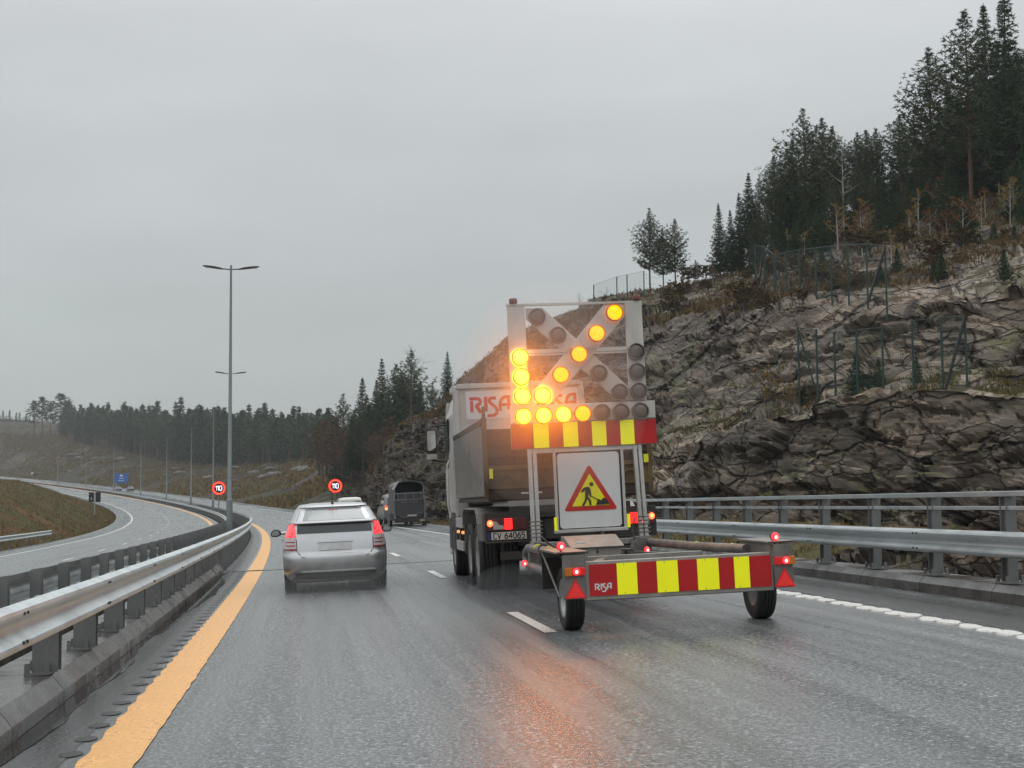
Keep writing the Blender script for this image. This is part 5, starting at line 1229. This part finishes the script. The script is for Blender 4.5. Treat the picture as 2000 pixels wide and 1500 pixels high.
def conifer(seed, H, kind, dens=1.0, lo=False, ml=None):
    rg = random.Random(seed); cr = MB(); tk_ = MB()
    bend = [(rg.uniform(-.012, .012) * H * t, rg.uniform(-.012, .012) * H * t) for t in (0, .3, .6, 1)]
    def ax(t): return Vector((np.interp(t, (0, .3, .6, 1), [p[0] for p in bend]), np.interp(t, (0, .3, .6, 1), [p[1] for p in bend]), t * H))
    tk_.tube([ax(0) - Vector((0, 0, 1.2)), ax(.05), ax(.3), ax(.6), ax(.85), ax(.985)], [H * .0125, H * .0115, H * .0095, H * .0065, H * .003, .01], 5 if lo else 8)
    t0 = {'spruce': .10, 'pine': .30, 'tallpine': .34 if lo else .5, 'young': .04, 'narrow': .2}[kind]
    wmax = {'spruce': .19, 'pine': .21, 'tallpine': .18, 'young': .30, 'narrow': .165}[kind] * H
    nb = int((40 if not lo else 22) * dens); kn = 0
    for i in range(nb):
        t = t0 + (1 - t0) * (i + rg.random() * .8) / nb
        q = (t - t0) / (1 - t0)
        if kind in ('spruce', 'young', 'narrow'): wd = wmax * (1 - q)**.85 * (.55 + .45 * min(1, q * 6)) * (1 - .22 * q); rise = -.25 + .45 * q
        else: wd = wmax * (.35 + .65 * math.sin(math.pi * min(1, q * .9 + .18))**.8) * (1 - .85 * max(0, q - .45) / .55); rise = .15 + .6 * q
        m = (5 if kind != 'pine' else 4) if not lo else 3
        a0 = rg.uniform(0, 6.28)
        for k in range(m):
            if kind in ('pine', 'tallpine') and rg.random() < .2: continue
            a = a0 + 6.283 * k / m + rg.uniform(-.5, .5); l_ = wd * rg.uniform(.6, 1.2) + .12 * (1 - q)
            base = ax(t); dr = Vector((math.cos(a), math.sin(a), 0)); segs = max(2, int(l_ / (.42 if not lo else 1.0)) + 1)
            pts = [base + dr * (l_ * f) + Vector((0, 0, l_ * (rise * f + (.28 * f * f if kind != 'young' else .1 * f)))) for f in [j / segs for j in range(segs + 1)]]
            if not lo and l_ > .5: tk_.tube([pts[0], pts[len(pts) // 2], pts[-1]], [.028 * l_ / 2 + .01, .018, .006], 3, cap=False)
            for j in range(1, segs + 1):
                f = j / segs
                if kind in ('pine', 'tallpine') and f < .3 and rg.random() < .7: continue
                p = pts[j]; sp = .10 * l_
                n_c = 2 if not lo else 1
                for _ in range(n_c):
                    side = dr.cross(Vector((0, 0, 1))) * rg.gauss(0, 1) * (.16 * l_ * (1.15 - f * .6))
                    pp = p + side + Vector((0, 0, rg.gauss(0, .05 * l_)))
                    if lo: clump(cr, pp, 1.15, 7, rg, .20, .5, .1)
                    else: clump(cr, pp, {'spruce': .42, 'pine': .40, 'tallpine': .42, 'young': .22, 'narrow': .34}[kind] * (1.1 - .6 * q), 9, rg, .12, .55, .25 if kind == 'spruce' else -.1)
    for tt, rr_ in ((.965, .30), (.98, .22), (.993, .16), (1.004, .12)): clump(cr, ax(tt), rr_ * (1 if not lo else 1.5) * (.5 if kind == 'young' else 1), 7, rg, .1, 1.2, -.8)
    # dead lower twigs
    if kind in ('pine', 'tallpine') and not lo:
        for _ in range(10):
            t = rg.uniform(.15, t0); a = rg.uniform(0, 6.28); l_ = rg.uniform(.6, 1.8); p = ax(t); tk_.tube([p, p + Vector((math.cos(a) * l_, math.sin(a) * l_, -.1 * l_))], [.02, .005], 3, cap=False)
    return cr, tk_
def broadleaf(seed, H, leaf_r, nleaf, spread=.35, bare=.0, stems=1, tw=.012, lowb=.25):
    rg = random.Random(seed); cr = MB(); tk_ = MB()
    for s_ in range(stems):
        a = rg.uniform(0, 6.28); lean = rg.uniform(.02, .25) if stems > 1 else .03
        top = Vector((math.cos(a) * lean * H, math.sin(a) * lean * H, H * rg.uniform(.8, 1)))
        tk_.tube([(0, 0, -.5), top * .4, top * .75, top], [H * tw, H * tw * .75, H * tw * .4, .008], 6)
        nb = int((14 if lowb > .1 else 22) / stems**.5)
        for i in range(nb):
            t = lowb + (.97 - lowb) * i / nb; p = top * t; a2 = rg.uniform(0, 6.28); l_ = H * spread * (1.1 - t) * rg.uniform(.5, 1.1) + .15
            e_ = p + Vector((math.cos(a2) * l_, math.sin(a2) * l_, l_ * rg.uniform(.4, 1.1)))
            mid = (p + e_) / 2 + Vector((0, 0, -.05 * l_)); tk_.tube([p, mid, e_], [H * tw * .35, H * tw * .2, .006], 4, cap=False)
            for _ in range(4):
                q = p.lerp(e_, rg.uniform(.3, 1)); e2 = q + Vector((rg.gauss(0, 1), rg.gauss(0, 1), abs(rg.gauss(0, .9)))) * (l_ * .3); tk_.tube([q, e2], [.012, .004], 3, cap=False)
                if rg.random() > bare:
                    for _ in range(3): clump(cr, q.lerp(e2, rg.uniform(.2, 1.1)), leaf_r, nleaf, rg, .32, .8)
    if not cr.v: clump(cr, (0, 0, H), .1, 2, rg)
    return cr, tk_
# prototypes, built at unit size and scaled per place
PROT = {}
def proto(key, cat, ml, mb, data): 
    cr, tk_ = data; r = tree_obj(cat, cr, tk_, ml, mb); PROT[key] = [r, False]
for i in range(3): proto('pine%d' % i, 'pine_tree', M_PINE, M_BARKR, conifer(11 + i, 13, 'pine', 1.15))
for i in range(2): proto('tall%d' % i, 'pine_tree', M_PINE, M_BARKR, conifer(21 + i, 17, 'tallpine', 1.15))
for i in range(3): proto('spr%d' % i, 'spruce_tree', M_SPRUCE, M_BARK, conifer(31 + i, 14, 'spruce', 1.25))
for i in range(2): proto('nar%d' % i, 'spruce_tree', M_SPRUCE, M_BARK, conifer(41 + i, 13, 'narrow', 1.3))
for i in range(2): proto('yng%d' % i, 'young_spruce', M_YOUNG, M_BARK, conifer(51 + i, 3, 'young', .75))
for i in range(3): proto('fpine%d' % i, 'pine_tree', M_PINE, M_BARKR, conifer(61 + i, 20, 'tallpine', .95, True))
for i in range(3): proto('fspr%d' % i, 'spruce_tree', M_SPRUCE, M_BARK, conifer(71 + i, 20, 'spruce', 1.1, True))
for i in range(2): proto('brn%d' % i, 'deciduous_tree', M_BROWN, M_BARK, broadleaf(81 + i, 9, .30, 7, .36, .05, lowb=.06))
for i in range(2): proto('gold%d' % i, 'small_tree', M_GOLD, M_BIRCH, broadleaf(91 + i, 5, .15, 6, .30, .15))
proto('orng0', 'small_tree', M_ORNG, M_BIRCH, broadleaf(97, 4, .16, 7, .40, .0))
proto('birch0', 'birch_tree', M_GOLD, M_BIRCH, broadleaf(99, 14, .10, 2, .22, .8, tw=.007))
proto('bare0', 'bare_tree', M_BROWN, M_BARK, broadleaf(101, 9, .09, 2, .42, .93))
for i in range(2): proto('bush%d' % i, 'bush', M_HEATH, M_BARK, broadleaf(111 + i, 1.6, .13, 5, .6, 0, 4))
proto('gbush0', 'bush', M_GOLD, M_BARK, broadleaf(121, 2.4, .09, 4, .35, .15, 5, .008))
UNIT = dict(pine=13, tall=17, spr=14, nar=13, yng=3, fpine=20, fspr=20, brn=9, gold=5, orng=4, birch=14, bare=9, bush=1.6, gbush=2.4)
tr_rg = random.Random(5)
def plant(key, p, H, label, cat, group, wide=1.0):
    r, used = PROT[key]; u_ = UNIT[key.rstrip('0123456789')]
    o = r if not used else copy_tree(r)
    PROT[key][1] = True; k = H / u_
    o.location = p; o.rotation_euler = (0, 0, tr_rg.uniform(0, 6.28)); o.scale = (k * wide, k * wide, k); tag(o, label, cat, group); return o
def ground_y(px, d, P=None, y0=300, y1=1000):
    """height of the hillside under the bearing px at depth d"""
    P = P or rockP; tgt = at(px, 700, d); best = None
    for row in P:
        for p in row[::3]:
            e = (p.x - tgt.x)**2 + (p.y - tgt.y)**2
            if best is None or e < best[0]: best = (e, p.z)
    return Vector((tgt.x, tgt.y, best[1]))
_cache = {}
def gnp(P, px, d):
    key = id(P)
    if key not in _cache: _cache[key] = np.array([[*p] for row in P[(60 if P is rockP else 0):] for p in row])
    A = _cache[key]; t = at(px, 700, d); e = (A[:, 0] - t.x)**2 + (A[:, 1] - t.y)**2; i = int(np.argmin(e)); return Vector((t.x, t.y, A[i, 2]))
def top_h(px, py, d, P):
    g = gnp(P, px, d); t = at(px, py, d); return g, max(1.0, t.z - g.z)
G1 = 'dark conifers standing in the wood above the rock face'
L1 = 'dark conifer in the dense wood on the hill above the rock face'
# crowns along the skyline on the right hill: (top x, top y, depth, kind, label)
sky_t = [(1985, -60, 92, 'spr0', 'tall dark spruce at the upper right corner, cut off by the frame'), (1908, 2, 96, 'pine0', 'tall dark pine left of the corner spruce, its tip at the frame top'),
 (1945, -10, 104, 'nar0', None), (1835, 82, 100, 'pine1', 'tall pine with a pointed tip standing out left of the highest trees'), (1800, 230, 108, 'pine2', None), (1770, 215, 112, 'tall0', None),
 (1870, 150, 110, 'spr1', None), (1722, 242, 112, 'pine0', None), (1703, 246, 116, 'tall1', None), (1685, 252, 112, 'pine1', None), (1583, 205, 108, 'pine2', 'tallest pine of the middle clump, pointed tip above its neighbours'),
 (1618, 222, 112, 'pine0', None), (1560, 262, 110, 'spr2', None), (1638, 240, 118, 'pine1', None), (1545, 285, 112, 'pine1', None), (1521, 300, 118, 'tall0', None), (1490, 345, 122, 'pine2', None), (1468, 330, 122, 'nar1', None), (1450, 372, 124, 'spr0', None),
 (1410, 392, 118, 'spr1', 'dark ragged spruce at the left end of the hilltop wood'), (1432, 405, 122, 'spr2', None), (1272, 404, 126, 'pine2', 'left one of two lone pines against the sky above the arrow board'), (1322, 425, 124, 'pine1', 'right one of two lone pines against the sky above the arrow board'), (1298, 445, 130, 'pine0', None), (1362, 505, 130, 'pine0', 'small pine between the lone pair and the hilltop wood')]
for x, y, d, k, lb in sky_t:
    g, h = top_h(x, y, d, rockP); plant(k, g, h, lb or L1, 'pine' if k[0] in 'pt' else 'spruce', None if lb else G1, .95 if k[:3] != 'nar' else 1.1)
for i in range(105):
    x = 1440 + 620 * tr_rg.random()**.8; f = (x - 1440) / 620; d = tr_rg.uniform(98, 140)
    ytop = np.interp(x, (1440, 1500, 1580, 1640, 1700, 1790, 1850, 1920, 2060), (420, 370, 285, 300, 300, 290, 200, 120, 0)) + tr_rg.uniform(5, 120)
    g, h = top_h(x, ytop, d, rockP); plant(tr_rg.choice(['pine0', 'pine1', 'pine2', 'spr0', 'spr1', 'spr2', 'tall0', 'tall1']), g, h, L1, 'conifer', G1, 1.0)
# understory on the hill
for x, y, d, k, h, lb, cat in [(1655, 222, 104, 'birch0', 0, 'thin bare birch with a pale trunk in front of the hilltop wood', 'birch'),
  (1643, 375, 92, 'gold0', 0, 'yellow-leaved young tree just left of the pale birch trunk', 'tree'), (1700, 425, 90, 'gold1', 0, 'small yellow-leaved tree right of the pale birch trunk', 'tree'), (1785, 395, 92, 'gold0', 0, 'yellow-green young tree below the tall dark pines', 'tree'),
  (1858, 400, 88, 'orng0', 0, 'rusty orange young tree at the foot of the high pines', 'tree'), (1990, 330, 84, 'gold1', 0, 'yellow-leaved tree at the right frame edge under the spruces', 'tree'), (1520, 480, 100, 'orng0', 0, 'orange-brown small tree at the left edge of the wood', 'tree'), (1395, 520, 112, 'orng0', 0, 'low orange-brown tree between the lone pines and the wood', 'tree')]:
    g, hh = top_h(x, y, d, rockP); plant(k, g, hh, lb, cat, None)
yg = [(1895, 365, 84), (1950, 432, 78), (1990, 470, 74), (1830, 505, 70), (1758, 500, 74), (1845, 540, 68), (1725, 530, 72), (1610, 480, 86), (1968, 545, 62), (1575, 505, 90), (1900, 470, 80), (1990, 400, 84)]
for i, (x, y, d) in enumerate(yg):
    g, hh = top_h(x, y, d, rockP); plant('yng%d' % (i % 2), g, max(1.3, min(hh, 4.5)), 'small bright green young spruce among the rocks on the slope', 'young spruce', 'young spruces on the rocky slope')
for i, (x, y, d) in enumerate([(1672, 690, 58.5), (1500, 705, 64), (1540, 745, 62), (1715, 700, 57), (1790, 700, 56), (1650, 520, 72), (1468, 560, 90)]):
    g, hh = top_h(x, y, d, rockP); k = 'gbush0' if i in (1, 2, 5) else 'yng0'
    plant(k, g, max(.9, min(hh, 3.0)), ('sparse yellow-leaved bush on the rock ledge' if k[0] == 'g' else 'small green sapling behind the lower wire fence'), 'bush' if k[0] == 'g' else 'sapling', 'bushes on the rock ledges' if k[0] == 'g' else 'saplings behind the lower fence')
for i in range(60):
    x = tr_rg.uniform(1480, 2040); d = tr_rg.uniform(max(78, 108 - (x - 1500) * .12), 110); g = gnp(rockP, x, d); k = ('yng0', 'gold0', 'yng1', 'orng0', 'yng0')[i % 5]
    if k[0] == 'y': plant(k, g, tr_rg.uniform(1.6, 4.2), 'small bright green young spruce among the rocks on the slope', 'young spruce', 'young spruces on the rocky slope', 1.1)
    else: plant(k, g, tr_rg.uniform(2, 4), 'small autumn-leaved birch scattered on the slope below the wood', 'small tree', 'autumn trees on the slope below the wood', 1.0)
for i in range(60):
    x = tr_rg.uniform(1290, 2060); d = tr_rg.uniform(72, 108) if x > 1450 else tr_rg.uniform(95, 125)
    g = gnp(rockP, x, d); plant('bush%d' % (i % 2), g, tr_rg.uniform(.6, 1.7), 'low rust-brown heather bush on the slope below the wood', 'bush', 'low bushes on the slope below the wood', 1.5)
for x, y, d in ((1135, 560, 118), (1160, 565, 120), (1185, 548, 122)):
    g, hh = top_h(x, y, d, rockP); plant('bare0', g, max(1.4, min(hh, 3)), 'small bare shrub on the ridge above the arrow board', 'shrub', 'bare shrubs on the ridge')
# the middle wood left of the rock cut
mid = [(708, 738, 205, 'nar0', 'narrow dark spruce standing first in the wood left of the rock cut'), (748, 700, 200, 'nar1', None), (735, 745, 210, 'spr0', None), (772, 712, 198, 'pine0', None), (802, 687, 195, 'pine1', 'tallest ragged pine of the wood left of the truck'), (820, 745, 192, 'spr1', None),
  (785, 730, 205, 'spr2', None), (672, 772, 230, 'pine2', 'pine with rounded crown at the left end of the middle wood'), (640, 800, 235, 'pine0', None), (660, 815, 225, 'spr1', None), (692, 800, 215, 'spr2', None), (874, 686, 158, 'nar1', 'narrow spruce on the ridge just above the truck cab'), (845, 752, 165, 'pine2', None), (858, 790, 160, 'pine0', None), (826, 790, 170, 'spr0', None), (890, 760, 165, 'spr2', None), (760, 770, 190, 'spr0', None), (722, 790, 200, 'spr1', None)]
for x, y, d, k, lb in mid:
    P = rockP if x > 720 else farP; g = gnp(P, x, d); gg = at(x, 905 if x < 830 else 815, d); g.z = min(g.z, gg.z) if x < 830 else g.z
    h = max(2, at(x, y, d).z - g.z); plant(k, g, h, lb or 'dark conifer in the wood between the far hillside and the rock cut', 'conifer', None if lb else 'conifers in the wood left of the rock cut')
for i in range(18):
    x = tr_rg.uniform(650, 815); d = tr_rg.uniform(186, 215); g = at(x, 925, d); h = at(x, float(np.interp(x, (650, 700, 760, 815), (805, 775, 745, 735))) + tr_rg.uniform(0, 50), d).z - g.z
    plant(('spr0', 'pine1', 'spr1', 'pine0', 'spr2')[i % 5], g, h, 'dark conifer in the wood between the far hillside and the rock cut', 'conifer', 'conifers in the wood left of the rock cut', 1.05)
for i in range(26):
    x = tr_rg.uniform(605, 800); d = tr_rg.uniform(176, 190) if x > 700 else tr_rg.uniform(184, 200)
    y = tr_rg.uniform(800, 850); g = at(x, 925 - (x - 600) * .05, d); h = at(x, y, d).z - g.z
    plant('brn%d' % (i % 2) if i % 5 else 'bare0', g, h, 'reddish-brown leafy tree at the edge of the wood left of the rock cut', 'tree', 'brown trees at the foot of the middle wood', 1.0)
plant('bare0', at(803, 815, 160), 9.5, 'bare forked pale tree on the rock shelf left of the truck', 'tree', None, .8)
# far forest beyond the curve, front rows first
LF, GF = 'tall slender conifer in the dark forest beyond the far curve', 'conifers of the far forest'
n_f = 0
foot = ([60, 110, 170, 250, 320, 400, 480, 560, 640], [858, 862, 874, 890, 905, 914, 913, 909, 903], [775, 725, 665, 595, 545, 495, 445, 395, 340])
for row in range(6):
    x = 118 + row * 3
    while x < 650:
        d = float(np.interp(x, foot[0], foot[2])) + 4 + row * 14 + tr_rg.uniform(-4, 4); fy = float(np.interp(x, foot[0], foot[1])) - row * 2.2
        ty = float(np.interp(x, (60, 120, 250, 400, 520, 600), (780, 800, 800, 803, 808, 812))) + tr_rg.gauss(0, 9) + (6, 30, 12, 4, 0, 0)[row]
        g = at(x, fy, d); h = at(x, ty, d).z - g.z
        k = 'fpine%d' % tr_rg.randrange(3) if (tr_rg.random() < (.75 if x < 330 else .4)) else 'fspr%d' % tr_rg.randrange(3)
        plant(k, g, h, LF, 'conifer', GF, 1.0); n_f += 1
        x += tr_rg.uniform(8, 15)
for x, ty, d, w_ in ((66, 782, 770, 1.5), (82, 775, 765, 1.7), (98, 785, 770, 1.4), (118, 768, 760, 1.9), (132, 785, 745, 1.5)):
    g = at(x, 850, d); plant('fpine%d' % (n_f % 3), g, at(x, ty, d).z - g.z, 'spreading pine at the left end of the far forest, sky showing under its crown', 'pine', 'spreading pines at the end of the far forest', w_); n_f += 1
for i in range(16):
    x = -40 + i * 6.5; d = 900 + tr_rg.uniform(0, 60); g = at(x, 826, d); plant('fspr%d' % (i % 3), g, at(x, 808 + tr_rg.uniform(-8, 8), d).z - g.z, 'tiny pale conifer on the far left skyline', 'conifer', 'conifers on the far left skyline', 1.3)
# loose boulders on the far slope
def boulder(seed, c, r, label, mat, group):
    rg = random.Random(seed); b = MB(); b.ell((0, 0, 0), (r * 1.5, r, r * .6), 8)
    b.v = [tuple(Vector(v) * (1 + .35 * noise.noise(Vector(v) * (1.2 / r) + Vector((seed, 0, 0))))) for v in b.v]; o = b.build('boulder', mat); o.location = c; tag(o, label, 'boulder', group)
M_STONE = simple('pale_boulder', (.12, .11, .10), .8, var=.35, scale=1.5, dirt=(.06, .055, .045), dirtamt=.7, bump=.4)
for i in range(16):
    x = tr_rg.uniform(140, 600); d0 = float(np.interp(x, foot[0], foot[2])); p = gnp(farP, x, d0 - tr_rg.uniform(5, 60)); boulder(i, p + Vector((0, 0, .2)), tr_rg.uniform(.7, 2.2), 'pale boulder lying on the brown slope below the far forest', M_STONE, 'boulders on the far slope')
for k_, (r, used) in list(PROT.items()):
    if not used:
        for ch in list(r.children): bpy.data.objects.remove(ch)
        bpy.data.objects.remove(r)
# ------------------------------------------------------------------ ground cover: grass and heather, one mass per place
def cover(name, label, P, r0, r1, n, mat, h, cond=None, seed=1, thin=.05):
    rg = random.Random(seed); b = MB(); R_ = P[r0:r1]; m = len(R_); k = len(R_[0]); c = 0; tries = 0
    while c < n and tries < n * 6:
        tries += 1
        i = rg.randrange(m - 1); j = rg.randrange(k - 1); a, bb, cc_, dd = R_[i][j], R_[i][j + 1], R_[i + 1][j + 1], R_[i + 1][j]
        nn = (bb - a).cross(dd - a)
        if nn.length < 1e-9: continue
        nn.normalize(); nn = nn if nn.z > 0 else -nn
        u, v = rg.random(), rg.random(); p = (a * (1 - u) + bb * u) * (1 - v) + (dd * (1 - u) + cc_ * u) * v
        if cond and not cond(p, nn, rg): continue
        for _ in range(3):
            hh = h * rg.uniform(.4, 1.2); w_ = hh * thin * rg.uniform(.7, 1.6); t = Vector((rg.gauss(0, .4), rg.gauss(0, .4), 1)).normalized()
            s_ = t.cross(Vector((rg.gauss(0, 1), rg.gauss(0, 1), 0))).normalized(); q = p + Vector((rg.gauss(0, h * .4), rg.gauss(0, h * .4), -.05))
            b.add([q - s_ * w_, q + s_ * w_, q + t * hh], [(0, 1, 2)])
        c += 1
    o = b.build(name, mat, fix=False); tag(o, label, 'ground cover', None, 'stuff'); return o
M_GR1 = leafmat('dry_grass_blades', (.15, .085, .035), (.21, .15, .055), (.13, .125, .04)); M_GR2 = leafmat('mossy_grass_blades', (.09, .09, .028), (.14, .12, .045), (.17, .095, .04))
def c_hill(p, nn, rg): return nn.z > .62 and noise.noise(p * .15) > -.18 + rg.gauss(0, .15)
cover('heather', 'brown and olive heather and grass covering the slope above the rock faces', rockP, 160, 211, 24000, M_HEATH, .36, c_hill, 3, .16)
cover('ledge_grass', 'green and brown grass growing on the rock ledges', rockP, 79, 94, 4500, M_GR2, .28, lambda p, nn, rg: nn.z > .5 and noise.noise(p * .3) > -.05, 4, .10)
cover('mound_grass', 'dry brown grass on the mound inside the curve', moundP, 0, len(moundP), 26000, M_GR1, .30, lambda p, nn, rg: (p - EYE).length < 330, 5, .09)
cover('verge_grass', 'dry grass on the verge below the rock cut', vergeP, 0, 150, 16000, M_GR1, .25, None, 6, .12)
cover('far_grass', 'rough brown grass on the slope below the far forest', farP, 3, 62, 22000, M_GR1, .8, lambda p, nn, rg: nn.z > .4 and noise.noise(p * .03) > -.25, 7, .25)

# ------------------------------------------------------------------ bloom mist added at the arrow lamps, wheel spray, and the damp air
def volume(name, density, aniso, col=(1, 1, 1)):
    m = bpy.data.materials.new(name); m.use_nodes = True; t = m.node_tree; t.nodes.clear()
    o = t.nodes.new('ShaderNodeOutputMaterial'); v = t.nodes.new('ShaderNodeVolumePrincipled'); v.inputs['Density'].default_value = density; v.inputs['Anisotropy'].default_value = aniso
    v.inputs['Color'].default_value = (*col, 1); t.links.new(v.outputs[0], o.inputs['Volume']); return m
b = MB(); b.ell((-.80, 1.95, 2.62), (1.2, 1.2, 1.4), 14); sp_o = b.build('spray', volume('bloom_mist', .115, .74), None)  # mist added to imitate the orange bloom around the lit lamps
sp_o.matrix_world = road_frame(TS, TU); tag(sp_o, 'added mist patch imitating orange bloom in front of the lit arrow lamps', 'spray', None, 'stuff')
for s_, u_, lb, rx in ((24.0, .4, 'low grey wheel spray behind the silver hatchback', 1.1), (21.6, 2.9, 'low grey wheel spray behind the left truck wheels', .7)):
    b = MB(); b.ell((0, 0, .05), (rx, 1.3, .42), 10); q_ = b.build('spray', volume('wheel_spray', .09, .3), None); q_.matrix_world = road_frame(s_, u_); tag(q_, lb, 'spray', None, 'stuff')
b = MB(); b.box(-700, 700, -60, 1150, -10.5, 95); hz_ = b.build('haze', volume('damp_air', .00022, .2, (.93, .97, 1)), None); tag(hz_, 'pale damp air over the whole valley', 'haze', None, 'stuff')
